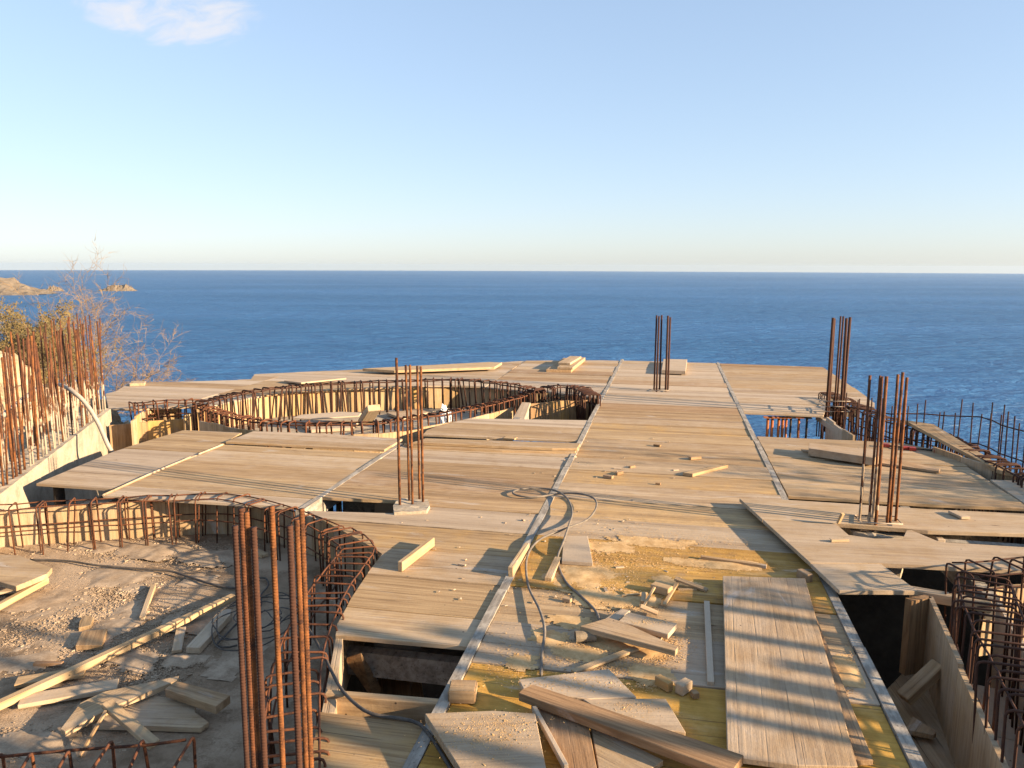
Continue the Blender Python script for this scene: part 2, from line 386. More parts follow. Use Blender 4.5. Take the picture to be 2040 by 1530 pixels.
# ------------------------------------------------------------------ sea, headland, hillside
def build_sea():
    vs, fs = [(0, 0, 0)], []
    radii = [200, 400, 800, 1600, 3200, 6400, 10000, 14000, 16300]; S = 128
    for r in radii:
        for k in range(S):
            a = 2 * math.pi * k / S; vs.append((r * math.cos(a), r * math.sin(a), 0))
    for k in range(S): fs.append((0, 1 + k, 1 + (k + 1) % S))
    for i in range(len(radii) - 1):
        for k in range(S):
            a, b = 1 + i * S + k, 1 + i * S + (k + 1) % S
            fs.append((a, a + S, b + S, b))
    tag(place('sea', mesh('sea', vs, fs, SEA, True), (0, 0, -100)), kind='structure')
build_sea()
def rocky(name, x0, x1, y_base, profile, depth, seed, mat, label, cat, kind=None, group=None):
    """a ridge of rock rising from the sea between two pixels; profile = heights in metres along it"""
    a, b = P(x0, y_base, -100), P(x1, y_base, -100)
    ax = (b - a); L = ax.length; ax.normalize(); side = Vector((-ax.y, ax.x, 0))
    nx, ny = 48, 14; vs, fs = [], []
    for i in range(nx + 1):
        t = i / nx; q = t * (len(profile) - 1); k = min(int(q), len(profile) - 2); hgt = profile[k] + (profile[k + 1] - profile[k]) * (q - k)
        for j in range(ny + 1):
            s = j / ny * 2 - 1
            w = max(0.0, 1 - abs(s) ** 1.6)
            p = ax * (t * L - L / 2) + side * (s * depth)
            nz = noise.fractal(Vector((p.x, p.y, seed * 31.0)) * (3.2 / max(hgt, 8)), 1.0, 2.1, 5)
            vs.append((p.x, p.y, -3 + w * hgt * (1.0 + 0.35 * nz) + 2.0 * nz))
    for i in range(nx):
        for j in range(ny):
            c = i * (ny + 1) + j; fs.append((c, c + ny + 1, c + ny + 2, c + 1))
    o = place(name, mesh(name, vs, fs, mat), (a + b) / 2)
    return tag(o, label, cat, group, kind)
HEAD = plain_material('headland_rock', (0.115, 0.09, 0.06), (0.21, 0.165, 0.11), 0.05, 0.95, 1.0, 4.0)
rocky('headland', -420, 100, 586, [92, 90, 86, 84, 84, 80, 78, 74, 62, 36, 5], 120, 1, HEAD, None, None, 'structure')
rocky('sea_rock', 92, 126, 580, [2, 16, 22, 17, 14, 3], 30, 2, HEAD, 'small domed sea rock beside the headland at left horizon', 'rock')
rocky('sea_rock', 185, 272, 579.5, [1, 4, 9, 20, 27, 24, 28, 18, 4], 30, 3, HEAD, 'long low rocky islet out at sea, right of the headland', 'rock')

def build_haze():
    m = bpy.data.materials.new('sea_haze'); m.use_nodes = True; n = NT(m.node_tree); n.n.clear()
    v = n.add('ShaderNodeVolumePrincipled', {'Color': (0.62, 0.80, 1.0, 1), 'Density': HAZE, 'Anisotropy': 0.2})
    n.add('ShaderNodeOutputMaterial', {'Volume': v.outputs[0]})
    vs, fs = box_data(0, 0, 0, 36000, 36000, 144)
    tag(place('haze', mesh('haze', vs, fs, m), (0, 0, -114 + 72)), kind='stuff')
build_haze()

def terrain_height(x, y):
    n1 = noise.fractal(Vector((x * 0.15, y * 0.15, 3.3)), 1.0, 2.0, 4)
    if y < -2.2: z = 0.35 + (-2.2 - y) * 0.10
    elif y < -1.0: z = 0.35 - (y + 2.2) / 1.2 * 3.3
    else: z = -2.95
    far = 14.5
    if y > far: z -= (y - far) * 0.95
    if x < -9 and y > 4: z += min((-9 - x) * 0.25, 1.0) if y < 13 else 0
    return max(z, -112) + 0.06 * n1 * (1 if y < 14 else 14)
def build_hill():
    xs = [-400, -250, -150, -90, -60, -40] + [-30 + i * 1.2 for i in range(51)] + [40, 60, 90, 150, 250, 400]
    ys = [-60, -40, -25, -15, -8, -5, -3, -2.2, -1.6, -1.0] + [0 + i * 1.0 for i in range(24)] + [26, 30, 36, 44, 55, 70, 90, 110, 125]
    vs = [(x, y, terrain_height(x, y)) for y in ys for x in xs]; w = len(xs)
    fs = [(j * w + i, j * w + i + 1, j * w + w + i + 1, j * w + w + i) for j in range(len(ys) - 1) for i in range(w - 1)]
    tag(place('hillside', mesh('hillside', vs, fs, EARTH, True)), kind='structure')
build_hill()

# ------------------------------------------------------------------ formwork deck
deck = root('formwork_deck', (0, 6, 0), kind='structure')
rng = random.Random(11)
def panel_colour(u, v):
    near = max(0.0, min(1.0, (9.0 - v) / 6.0))
    y = rng.uniform(0.0, 0.28) + 0.42 * near * rng.random() + ((0.22 if v < 11 else 0.12) if -1 < u < 1.1 else 0)
    d = rng.uniform(0.25, 0.95) - 0.25 * near
    b = rng.uniform(0.0, 0.25); t = rng.random()
    if t < 0.10: b = rng.uniform(0.4, 0.6); d *= 0.5
    elif t < 0.16: y = rng.uniform(0.35, 0.5); d *= 0.7
    return (y, d, b, 1)
def slab_part(name, poly, ztop, thick, parent, colour, mat=WOOD, bevel=0.002, jitter=0.0, angle=0.0):
    cx = sum(p[0] for p in poly) / len(poly); cy = sum(p[1] for p in poly) / len(poly)
    ca, sa = math.cos(-angle), math.sin(-angle)
    loc = [((p[0] - cx) * ca - (p[1] - cy) * sa, (p[0] - cx) * sa + (p[1] - cy) * ca) for p in poly]
    tx, ty = rng.uniform(-jitter, jitter), rng.uniform(-jitter, jitter)
    me = prism_mesh(name, loc, 0.0, thick, mat, bevel, (lambda p: p[0] * tx + p[1] * ty) if jitter else None)
    return place(name, me, (cx, cy, ztop), parent, Quaternion((0, 0, 1), angle), colour)
def deck_region(poly, u0, u1, v0, v1, z=0.0, pitch=0.505, phase=4.235, colour=None, width=2.0):
    k0 = math.floor((v0 - phase) / pitch)
    k = k0
    while phase + k * pitch < v1:
        a = phase + k * pitch; b = a + pitch
        cell = (u0 + 0.002, u1 - 0.002, max(a, v0) + 0.004, min(b, v1) - 0.004)
        q = clip_poly(poly, cell)
        if len(q) >= 3 and abs(area(q)) > 0.01:
            cu = sum(p[0] for p in q) / len(q); cv = sum(p[1] for p in q) / len(q)
            slab_part('panel', q, z + rng.uniform(-0.006, 0.006), 0.027, deck, colour(cu, cv) if colour else panel_colour(cu, cv), jitter=0.002)
        k += 1
def W2(pts, z=0.0): return [tuple(P(x, y, z)[:2]) for x, y in pts]
# middle strip between the two joists
def strip_colour(u, v):
    c = list(panel_colour(u, v))
    if 4.6 < v < 5.8: c[0] = 0.72; c[1] = 0.30
    elif 4.2 < v < 4.6: c[0] = 0.5; c[1] = 0.5
    elif v < 3.75: c[0] = 0.85; c[1] = 0.25
    elif 5.8 < v < 8: c[0] = 0.35 + 0.2 * rng.random()
    return tuple(c)
big = [(-50, -50), (50, -50), (50, 50), (-50, 50)]
deck_region(big, -0.974, 1.073, 2.2, 17.35, colour=strip_colour)
# left of the strip, near
L1 = W2([(1160, 895), (1091, 1000), (958, 1268), (938, 1287), (668, 1263), (672, 1240), (700, 1190), (733, 1140), (762, 1103), (735, 1085), (690, 1060), (612, 1018), (787, 1023), (787, 998), (640, 991), (785, 897), (820, 880)])
deck_region(L1, -3.055, -1.027, 3.7, 8.6)
L1b = W2([(1176, 838), (1150, 879), (843, 866), (850, 858), (870, 850), (935, 834)])
deck_region(L1b, -3.055, -1.027, 8, 11.5, pitch=0.7)
# second and third columns of panels to the left
L2 = W2([(444, 885), (480, 862), (640, 868), (823, 880), (785, 895), (632, 1003), (618, 1012), (205, 987)])
deck_region(L2, -5.095, -3.105, 5.6, 8.03)
deck_region(L2, -5.095, -3.105, 8.035, 9.6, z=0.03)
L3 = W2([(72, 963), (225, 900), (368, 857), (440, 860), (482, 862), (446, 885), (228, 974)])
deck_region(L3, -9, -5.11, 5.5, 9.6, z=0.004, pitch=1.0, phase=5.6)
# bottom left, behind the block
LB = W2([(637, 1419), (820, 1442), (895, 1452), (800, 1600), (600, 1600)])
deck_region(LB, -1.8, -1.027, 2.0, 3.3, z=-0.002, pitch=1.2, phase=2.2)
# beyond the kidney shaped pool
FAR = W2([(210, 783), (232, 778), (258, 762), (500, 755), (507, 744), (720, 735), (985, 722), (1040, 718), (1243, 717), (1240, 722), (1196, 798), (1188, 793), (1150, 786), (1100, 781), (1050, 778), (1000, 774), (960, 770), (900, 768), (817, 769), (761, 772), (676, 776), (600, 780), (544, 785), (500, 791), (462, 799), (425, 808), (380, 810), (340, 811), (300, 812), (262, 815), (216, 813)])
for c0 in range(5):
    a = -1.03 - 2.07 * (c0 + 1); deck_region(FAR, a, a + 2.06, 9, 17.4, z=-0.003 * c0)
# right of the strip
R1F = W2([(1434, 724), (1646, 732), (1742, 802), (1742, 812), (1700, 800), (1655, 788), (1640, 829), (1476, 822)])
deck_region(R1F, 1.127, 3.25, 11, 17.35)
R1N = W2([(1508, 869), (1665, 876), (1722, 878), (1795, 883), (1858, 895), (1909, 917), (1980, 960), (2042, 1003), (2042, 1013), (1801, 1002), (1571, 988)])
deck_region(R1N, 1.127, 3.19, 6, 10.6, colour=lambda u, v: (0.45 if v < 7.9 else 0.2, 0.45, 0.1, 1))
R2 = W2([(1972, 955), (2100, 958), (2300, 1000), (2300, 1100), (2042, 1003)])
deck_region(R2, 3.205, 5.2, 6, 9)

# joists: the tops that show as pale strips, and the ones under the panels
for u, v0, v1, zt in ((-1.0, 2.0, 17.6, 0.006), (1.1, 2.0, 17.45, 0.006), (-3.08, 5.9, 8.5, 0.002)):
    v = v0
    while v < v1:
        e = min(v + rng.uniform(2.1, 3.3), v1)
        vs, fs = box_data(0, 0, -0.08, 0.058, e - v - 0.006, 0.16)
        place('joist', mesh('joist', vs, fs, JOIST), (u + rng.uniform(-.006, .006), (v + e) / 2, zt + rng.uniform(-.003, .006)), deck, Quaternion((0, 0, 1), rng.uniform(-.002, .002)))
        v = e
for u, v0, v1 in ((-2.05, 8.0, 11.2), (2.15, 5.3, 9.5), (2.15, 12.2, 17), (-4.1, 6.7, 8.2), (-5.1, 6.5, 8.4), (0.05, 2.4, 17), (3.2, 6, 9), (3.2, 13, 17), (-1.9, 4.6, 7.5)):
    vs, fs = box_data(0, 0, -0.115, 0.08, v1 - v0, 0.16)
    place('joist', mesh('joist', vs, fs, JOIST), (u, (v0 + v1) / 2, 0), deck)
for v, a, b in ((4.1, -1.85, 1.15), (6.9, -3.1, 3.15), (8.9, -1.1, 3.1), (13.4, -0.95, 3.15), (15.0, -4.5, 3.15), (16.6, -2.8, 3.1)):
    vs, fs = box_data(0, 0, -0.28, b - a, 0.08, 0.15)
    place('bearer', mesh('bearer', vs, fs, JOIST), ((a + b) / 2, v, 0), deck)
# thin batten on the joint between the panels at left
for a, b in (((205, 987), (300, 944)), ((300, 944), (380, 911)), ((396, 905), (444, 886))):
    p, q = P(*a, 0.012), P(*b, 0.012)
    vs, fs = tube_data([Vector((0, 0, 0)), q - p], 0.011, 4)
    place('batten', mesh('batten', vs, fs, WOOD), p, deck, None, (0.1, 0.7, 0, 1))

# ------------------------------------------------------------------ reinforcement
def u_mesh(name, width, ztop, zfoot_a, zfoot_b, r, mat, lean=0.0):
    h = width / 2; c = 0.028
    path = [(-h + lean, 0, zfoot_a), (-h, 0, ztop - c), (-h + c * 0.3, 0, ztop - c * 0.3), (-h + c, 0, ztop),
            (h - c, 0, ztop), (h - c * 0.3, 0, ztop - c * 0.3), (h, 0, ztop - c), (h + lean, 0, zfoot_b)]
    vs, fs = tube_data(path, r, 6)
    return mesh(name, vs, fs, mat, True)
def cage(label, curve_pts, spacing, width, ztop, zfoot, r=0.006, mat=RUST, bars=((0.5, 0.0), (-0.5, 0.0), (0.5, -0.2), (-0.5, -0.2)), turn=0.0, wobble=0.05, doubled=0.0, group='reinforcement cages of the pool walls'):
    pts = smooth_curve(curve_pts, spacing)
    g = root('rebar_cage', (pts[0].x, pts[0].y, zfoot), label, 'rebar cage', group)
    rr = random.Random(len(label) * 13 + len(pts))
    kinds = [u_mesh('stirrup', width * rr.uniform(0.94, 1.06), ztop - zfoot, rr.uniform(-0.02, 0.0), rr.uniform(-0.02, 0.0), r, mat, rr.uniform(-.015, .015)) for _ in range(5)]
    for i, p in enumerate(pts):
        t = pts[min(i + 1, len(pts) - 1)] - pts[max(i - 1, 0)]
        a = math.atan2(t.y, t.x) + math.pi / 2 + turn
        for rep in range(2 if rr.random() < doubled else 1):
            q = Quaternion((0, 0, 1), a + rr.gauss(0, wobble)) @ Quaternion((1, 0, 0), rr.gauss(0, wobble * 0.8)) @ Quaternion((0, 1, 0), rr.gauss(0, wobble * 0.6))
            place('stirrup', rr.choice(kinds), (p.x + rr.uniform(-.014, .014) + rep * 0.02, p.y + rr.uniform(-.014, .014), zfoot + rr.uniform(-.012, .008)), g, q)
    for s, dz in bars:
        off = offset_curve(pts, s * (width - 4 * r))
        path = [Vector((p.x - pts[0].x, p.y - pts[0].y, ztop - zfoot + dz - 2 * r + rr.uniform(-.008, .008))) for p in off]
        if len(path) > 2:
            vs, fs = tube_data(path, r * 0.95, 5)
            place('longitudinal_bar', mesh('longitudinal_bar', vs, fs, mat, True), (pts[0].x, pts[0].y, zfoot), g)
    return g, pts
def form_wall(label, pts, ztop, zbot, length=0.5, thick=0.027, colour=(0.3, 0.3, 0.1), group='curved pool formwork', yellow=None, name='formwork_wall'):
    pts = smooth_curve(pts, length)
    g = root(name, (pts[0].x, pts[0].y, zbot), label, 'formwork', group)
    rr = random.Random(len(label) * 7 + 3)
    for i in range(len(pts) - 1):
        a, b = pts[i], pts[i + 1]; d = b - a; L = d.length
        ht = ztop - zbot + rr.uniform(-.02, .012)
        # grain upright: local X runs up the board
        vs, fs = box_data(ht / 2, 0, 0, ht, L - 0.004, thick)
        x, y = Vector((0, 0, 1)), Vector((d.x, d.y, 0)).normalized(); z = x.cross(y)
        q = Matrix((x, y, z)).transposed().to_quaternion()
        c = (max(0, colour[0] + rr.uniform(-.2, .25)), max(0, colour[1] + rr.uniform(-.15, .15)), max(0, colour[2] + rr.uniform(-.1, .15)), 0.25)
        m = (a + b) / 2
        place('panel', mesh('panel', vs, fs, WOOD), (m.x, m.y, zbot), g, q, c)
    return g
def rebar(p, top, r, mat, parent, ribbed=False, lean=None, sides=7, name='rebar'):
    h = top
    if ribbed:
        pitch, ring = 0.0115, 0.0021; n = int(h / ring); S = 12; vs, fs = [], []
        for i in range(n + 1):
            z = i * ring
            for k in range(S):
                a = 2 * math.pi * k / S
                side = 1 if k < S / 2 else -1
                ph = (z / pitch + side * (a % math.pi) / math.pi * 0.55) % 1.0
                rad = r * (0.90 + 0.22 * max(0.0, 1 - abs(ph - 0.5) / 0.24) * (abs(math.sin(a)) ** 0.35))
                if k % (S // 2) == 0: rad = r * 1.07
                vs.append((rad * math.cos(a), rad * math.sin(a), z))
        for i in range(n):
            for k in range(S):
                a, b = i * S + k, i * S + (k + 1) % S; fs.append((a, b, b + S, a + S))
        fs.append(tuple(range(n * S, n * S + S)))
    else:
        b = lean or (0, 0)
        vs, fs = tube_data([(0, 0, 0), (b[0] * 0.4, b[1] * 0.4, h * 0.5), (b[0], b[1], h)], r, sides)
    q = Quaternion((0, 0, 1), random.random() * 6.28)
    if ribbed and lean: q = Quaternion((0, 1, 0), lean[0] / h) @ Quaternion((1, 0, 0), -lean[1] / h) @ q
    return place(name, mesh(name, vs, fs, mat, True), p, parent, q if ribbed else None)

FZ = -0.40          # floor of both pools
# lower left pool: floor, outer formwork, cages
cA = [P(x, y, 0.03) for x, y in ((-90, 1016), (0, 1008), (75, 1003), (200, 995), (330, 989), (440, 985), (520, 1000), (600, 1025), (672, 1057), (712, 1088), (694, 1122), (660, 1165), (632, 1215), (606, 1275), (590, 1340), (582, 1430), (577, 1530), (572, 1640), (570, 1760))]
cage('curved rusty cage round the sawdust covered pool floor at lower left', cA[:9], 0.215, 0.20, 0.03, FZ, 0.0065, RUST, wobble=0.06, doubled=0.35)
cage('tight row of stirrups down the right side of the lower left pool', cA[8:], 0.112, 0.27, 0.04, FZ, 0.0065, RUST, wobble=0.05)
outA = offset_curve(smooth_curve(cA, 0.25), 0.17)
form_wall('curved board formwork round the lower left pool', outA, -0.06, FZ - 0.02, 0.33, colour=(0.25, 0.45, 0.1))
fl = [tuple(p[:2]) for p in offset_curve(smooth_curve(cA, 0.3), 0.15)] + [(-1.9, 0.6), (-8, 0.6), (-8, 5)]
def pool_floor(name, poly, z, mat, step=0.11, amp=0.022):
    x0, x1 = min(p[0] for p in poly), max(p[0] for p in poly); y0, y1 = min(p[1] for p in poly), max(p[1] for p in poly)
    nx, ny = int((x1 - x0) / step) + 1, int((y1 - y0) / step) + 1; vs, fs, used = [], [], {}
    def vid(x, y):
        k = (round(x, 4), round(y, 4))
        if k not in used:
            h = noise.fractal(Vector((x * 1.7, y * 1.7, 5)), 1.0, 2.0, 5)
            used[k] = len(vs); vs.append((x, y, amp * h))
        return used[k]
    for i in range(nx):
        for j in range(ny):
            q = clip_poly(poly, (x0 + i * step, x0 + (i + 1) * step, y0 + j * step, y0 + (j + 1) * step))
            if len(q) >= 3:
                f = []
                for p in q:
                    v = vid(*p)
                    if v not in f: f.append(v)
                if len(f) >= 3: fs.append(f if area(q) > 0 else f[::-1])
    return tag(place(name, mesh(name, vs, fs, mat, True), (0, 0, z)), kind='structure')
pool_floor('pool_floor', fl, FZ, FLOOR)
# cage along the bottom edge of the picture
cB = [P(x, y, 0.03) for x, y in ((-40, 1540), (75, 1530), (200, 1518), (310, 1508), (430, 1497))]
cage('low row of leaning stirrups along the near edge of the lower left pool', cB, 0.155, 0.27, 0.03, FZ, 0.0075, RUST, wobble=0.05, bars=((0.5, 0.0),))

# kidney shaped pool in the middle distance
TZ = 0.18
cC = [P(x, y, TZ) for x, y in ((402, 800), (445, 789), (520, 774), (600, 766), (700, 760), (800, 756), (900, 754), (960, 757), (1010, 763), (1050, 770), (1082, 777))]
cD = [P(x, y, 0.11) for x, y in ((398, 806), (430, 814), (470, 826), (520, 834), (580, 839), (650, 840), (740, 838), (800, 831), (870, 821), (920, 812), (970, 802), (1020, 790), (1055, 779), (1082, 777))]
cage('long curved cage along the far side of the kidney shaped pool', cC, 0.135, 0.20, TZ, FZ, 0.012, RUST_DARK, wobble=0.05, bars=((0.5, 0.0), (-0.5, 0.0)))
cage('curved cage along the near side of the kidney shaped pool', cD, 0.150, 0.20, 0.10, FZ, 0.012, RUST, wobble=0.06, doubled=0.2, bars=((0.5, 0.0), (-0.5, 0.0)))
cE = [P(x, y, TZ) for x, y in ((1085, 772), (1110, 768), (1140, 769), (1165, 775), (1178, 786))]
cage('dark bunched cage at the right tip of the kidney shaped pool', cE, 0.085, 0.24, TZ, FZ, 0.010, RUST_DARK, wobble=0.08, doubled=0.4)
cF = [P(x, y, 0.12) for x, y in ((268, 803), (300, 800), (340, 797), (396, 797))]
cage('short cage at the left tip of the kidney shaped pool', cF, 0.15, 0.28, 0.12, FZ, 0.010, RUST, wobble=0.06, doubled=0.3)
form_wall('sunlit boards on the far side of the kidney shaped pool', [P(x, y, -0.02) for x, y in ((380, 812), (425, 810), (462, 801), (500, 793), (544, 786), (600, 781), (676, 777), (761, 773), (817, 771), (900, 769), (960, 771), (1010, 776), (1060, 782), (1100, 783), (1150, 788), (1192, 795))], -0.02, FZ - .02, 0.30, colour=(0.30, 0.35, 0.0))
form_wall('low boards on the near side of the kidney shaped pool', offset_curve(smooth_curve([P(x, y, -0.02) for x, y in ((400, 835), (470, 851), (560, 860), (650, 863), (740, 862), (800, 856), (870, 845), (920, 836), (970, 824), (1020, 810), (1062, 800))], 0.3), -0.02), -0.03, FZ - .3, 0.32, colour=(0.25, 0.4, 0.1))
form_wall('brown form panels at the right tip of the kidney shaped pool', [P(x, y, -0.01) for x, y in ((1056, 803), (1110, 799), (1160, 796), (1192, 793))], -0.01, -0.62, 0.34, colour=(0.3, 0.1, 0.5))
form_wall('golden form panels at the left tip of the kidney shaped pool', [P(x, y, -0.12) for x, y in ((217, 846), (262, 841), (320, 838), (376, 834))], -0.12, -0.75, 0.5, colour=(0.30, 0.25, 0.35))
form_wall('upright boards behind the short cage at the left tip', [P(x, y, -0.02) for x, y in ((262, 836), (300, 812), (340, 810), (388, 808))], -0.02, FZ - .1, 0.2, colour=(0.25, 0.35, 0.2))
form_wall('upright boards closing the left end of the kidney shaped pool', [P(x, y, -0.02) for x, y in ((366, 826), (384, 821), (415, 819), (455, 822))], -0.02, FZ - .15, 0.2, colour=(0.35, 0.2, 0.15))
kid = [tuple(p[:2]) for p in [P(x, y, 0) for x, y in ((400, 812), (445, 806), (500, 795), (544, 788), (600, 783), (676, 779), (761, 775), (817, 773), (900, 771), (960, 773), (1010, 778), (1060, 788), (1062, 800), (1020, 810), (970, 824), (920, 836), (870, 846), (800, 857), (740, 863), (650, 864), (560, 861), (470, 852), (400, 836))]]
kc = (sum(p[0] for p in kid) / len(kid), sum(p[1] for p in kid) / len(kid))
kid = [(kc[0] + (p[0] - kc[0]) * 1.07, kc[1] + (p[1] - kc[1]) * 1.09) for p in kid]
pool_floor('pool_floor', kid, FZ, CONCRETE, 0.2, 0.01)

# right hand beam: side form, cage, pit floor
GZ = 0.24
cG = [P(x, y, GZ) for x, y in ((1905, 1140), (1906, 1165), (1918, 1205), (1937, 1250), (1960, 1290), (1985, 1340), (2011, 1392), (2040, 1450), (2080, 1530), (2120, 1610))]
cage('dense stirrups of the beam at lower right', offset_curve(smooth_curve(cG, 0.1), 0.15), 0.088, 0.30, GZ, -0.62, 0.0065, RUST_DARK, wobble=0.035, group='reinforcement cages right of the deck', bars=((0.5, 0.0), (-0.5, 0.0), (-0.5, -0.3)))
gl, gr = offset_curve(smooth_curve(cG, 0.3), 0.015), offset_curve(smooth_curve(cG, 0.3), 0.38)
bot = root('beam_bottom', (1.8, 4, -0.5), kind='structure')
for k in range(len(gl) - 1):
    slab_part('board', [tuple(q[:2]) for q in (gl[k], gl[k + 1], gr[k + 1], gr[k])], -0.46 + 0.004 * (k % 2), 0.027, bot, (0.0, 0.95, 0.0, 0.3), angle=R(90))
cG2 = [P(x, y, GZ) for x, y in ((1925, 1132), (1975, 1128), (2040, 1122), (2110, 1116), (2250, 1110))]
cage('stirrups of the cross beam running off behind the beam at lower right', cG2, 0.14, 0.26, GZ, -0.5, 0.0065, RUST_DARK, wobble=0.05, group='reinforcement cages right of the deck')
form_wall('plywood beam side at lower right with grey top edge', [P(x, y, 0.0) for x, y in ((1854, 1191), (1925, 1350), (2008, 1530), (2050, 1620), (2090, 1720))], 0.0, -0.5, 0.9, colour=(0.15, 0.35, 0.35), group='beam formwork right of the deck')
form_wall('dark end board closing the beam form at lower right', [P(x, y, 0.0) for x, y in ((1809, 1197), (1853, 1190))], 0.0, -0.5, 0.17, thick=0.05, colour=(0.0, 0.1, 0.75), group='beam formwork right of the deck')
form_wall('far side of the beam form at lower right', [P(x, y, -0.05) for x, y in ((1990, 1200), (2060, 1330), (2120, 1470), (2190, 1640))], -0.05, -0.62, 0.5, colour=(0.05, 0.9, 0.0), group='beam formwork right of the deck')
form_wall('back form of the cross beam at lower right', [P(x, y, -0.02) for x, y in ((1960, 1172), (2060, 1160), (2200, 1150), (2400, 1140))], -0.02, -0.5, 0.6, colour=(0.3, 0.3, 0.2), group='beam formwork right of the deck')
pit = root('pit_floor', (1.5, 3.6, -0.5), kind='structure')
slab_part('board', W2([(1650, 1640), (1745, 1395), (1820, 1318), (1856, 1305), (1935, 1480), (1990, 1640)], -0.5), -0.5, 0.03, pit, (0.2, 0.45, 0.2, 1), angle=R(95))

# far right curved wall
cH = [P(x, y, 0.10) for x, y in ((1650, 782), (1682, 795), (1715, 812), (1760, 830), (1810, 845), (1870, 864), (1930, 890), (1985, 915), (2040, 940), (2120, 985))]
cage('curved rusty cage of the edge beam beyond the deck at right', cH, 0.125, 0.24, 0.10, -0.62, 0.0095, RUST_DARK, wobble=0.05, group='reinforcement cages right of the deck', doubled=0.5)
form_wall('low curved board in front of the edge cage at right', [P(x, y, -0.0) for x, y in ((1648, 832), (1690, 862), (1725, 880))], 0.0, -0.4, 0.4, colour=(0, 0.6, 0.2), group='beam formwork right of the deck')
form_wall('curved form board between the right deck and the edge cage', [P(x, y, 0.06) for x, y in ((1860, 891), (1910, 908), (1960, 924), (2010, 938), (2080, 955))], 0.06, -0.32, 0.45, colour=(0, 0.4, 0.35), group='beam formwork right of the deck')
def starter_row(label, tops, base_z, top_z, spacing, r, mat, group):
    pts = smooth_curve([P(x, y, top_z) for x, y in tops], spacing)
    g = root('starter_bars', (pts[0].x, pts[0].y, base_z), label, 'rebar', group)
    rr = random.Random(5)
    for p in pts:
        for s in (0, 0.16):
            q = p + Vector((rr.uniform(-.02, .02) + s * 0.8, rr.uniform(-.02, .02) - s * 0.5, 0)); q.z = base_z
            rebar(q, top_z - base_z + rr.uniform(-0.12, 0.06), r, mat, g, lean=(rr.uniform(-.02, .02), rr.uniform(-.02, .02)), sides=5)
    for dz in (-0.16, -0.5, -0.85):
        path = [Vector((p.x - pts[0].x + 0.02, p.y - pts[0].y, top_z - base_z + dz + 0.01 * math.sin(i * 1.7))) for i, p in enumerate(pts)]
        vs, fs = tube_data(path, r, 5)
        place('longitudinal_bar', mesh('longitudinal_bar', vs, fs, mat, True), (pts[0].x, pts[0].y, base_z), g)
    return g
starter_row('long row of thin upright bars in front of the sea at right', ((1684, 786), (1740, 796), (1810, 800), (1880, 802), (1950, 806), (2010, 824), (2080, 846)), -0.75, 0.42, 0.21, 0.0085, RUST_DARK, None)

# ------------------------------------------------------------------ column bars
def column(label, bars, r, mat, ztop=None, ties=None, ribbed=False, base=None, zb=0.0):
    """bars: base pixel x, y and top pixel y, on the deck"""
    pts = [P(b[0], b[1], zb) for b in bars]
    c = sum(pts, Vector()) / len(pts)
    g = root('column_bars', (c.x, c.y, zb), label, 'rebar column', 'rebar columns standing up through the deck')
    for b, p in zip(bars, pts):
        h = height_at(p, b[2])
        rebar(p - Vector((0, 0, 0.25)), h + 0.25, r * (b[3] if len(b) > 3 else 1.0), b[4] if len(b) > 4 else mat, g, lean=(random.uniform(-.012, .012), random.uniform(-.012, .012)))
    for z in ties or ():
        ring = [Vector((p.x - c.x, p.y - c.y, 0)) for p in pts]
        x0, x1 = min(p.x for p in ring) - r, max(p.x for p in ring) + r; y0, y1 = min(p.y for p in ring) - r, max(p.y for p in ring) + r
        vs, fs = tube_data([(x0, y0, 0), (x1, y0, 0.01), (x1, y1, 0), (x0, y1, -.01), (x0, y0, 0.004)], 0.0055, 5)
        place('tie', mesh('tie', vs, fs, RUST_CEMENT, True), (c.x, c.y, zb + z), g)
    return g, c
def rough_pad(name, poly, ztop, thick, parent, mat, seed=0):
    bm = bmesh.new(); rr = random.Random(seed)
    cx = sum(p[0] for p in poly) / len(poly); cy = sum(p[1] for p in poly) / len(poly)
    top = [bm.verts.new((p[0] - cx, p[1] - cy, rr.uniform(-.008, .008))) for p in poly]
    bot = [bm.verts.new((p[0] - cx, p[1] - cy, -thick)) for p in poly]
    if area(poly) < 0: top.reverse(); bot.reverse()
    f = bm.faces.new(top)
    for i in range(len(top)): bm.faces.new((top[i - 1], bot[i - 1], bot[i], top[i]))
    bmesh.ops.triangulate(bm, faces=[f]); bmesh.ops.subdivide_edges(bm, edges=list(bm.edges), cuts=3, use_grid_fill=True)
    for v in bm.verts:
        k = noise.fractal(Vector((v.co.x * 22, v.co.y * 22, seed + v.co.z * 22)), 1.0, 2.0, 3)
        v.co.z += 0.012 * k if v.co.z > -0.05 else 0; v.co.x += 0.006 * k; v.co.y += 0.005 * k
    me = bpy.data.meshes.new(name); bm.to_mesh(me); bm.free(); me.materials.append(mat)
    return place(name, me, (cx, cy, ztop), parent)
g, c = column('slim rebar column on a small concrete pad, left of the hose', [(797, 1011, 713, 1.15), (822, 1009, 727), (816, 1003, 727), (843, 1006, 730, 1.1), (836, 1000, 729)], 0.0105, RUST_CLEAN)
rough_pad('pad', W2([(783, 1008), (795, 995), (852, 996), (857, 1008), (850, 1019), (785, 1022)], 0.02), 0.03, 0.30, g, CONCRETE, 3)
g, c = column('far rebar column of thin bars near the seaward deck edge', [(1303, 777, 628), (1308, 780, 630), (1314, 776, 628), (1326, 779, 629, 1.2), (1330.5, 777, 632)], 0.0155, RUST_DARK, ties=(0.02,))
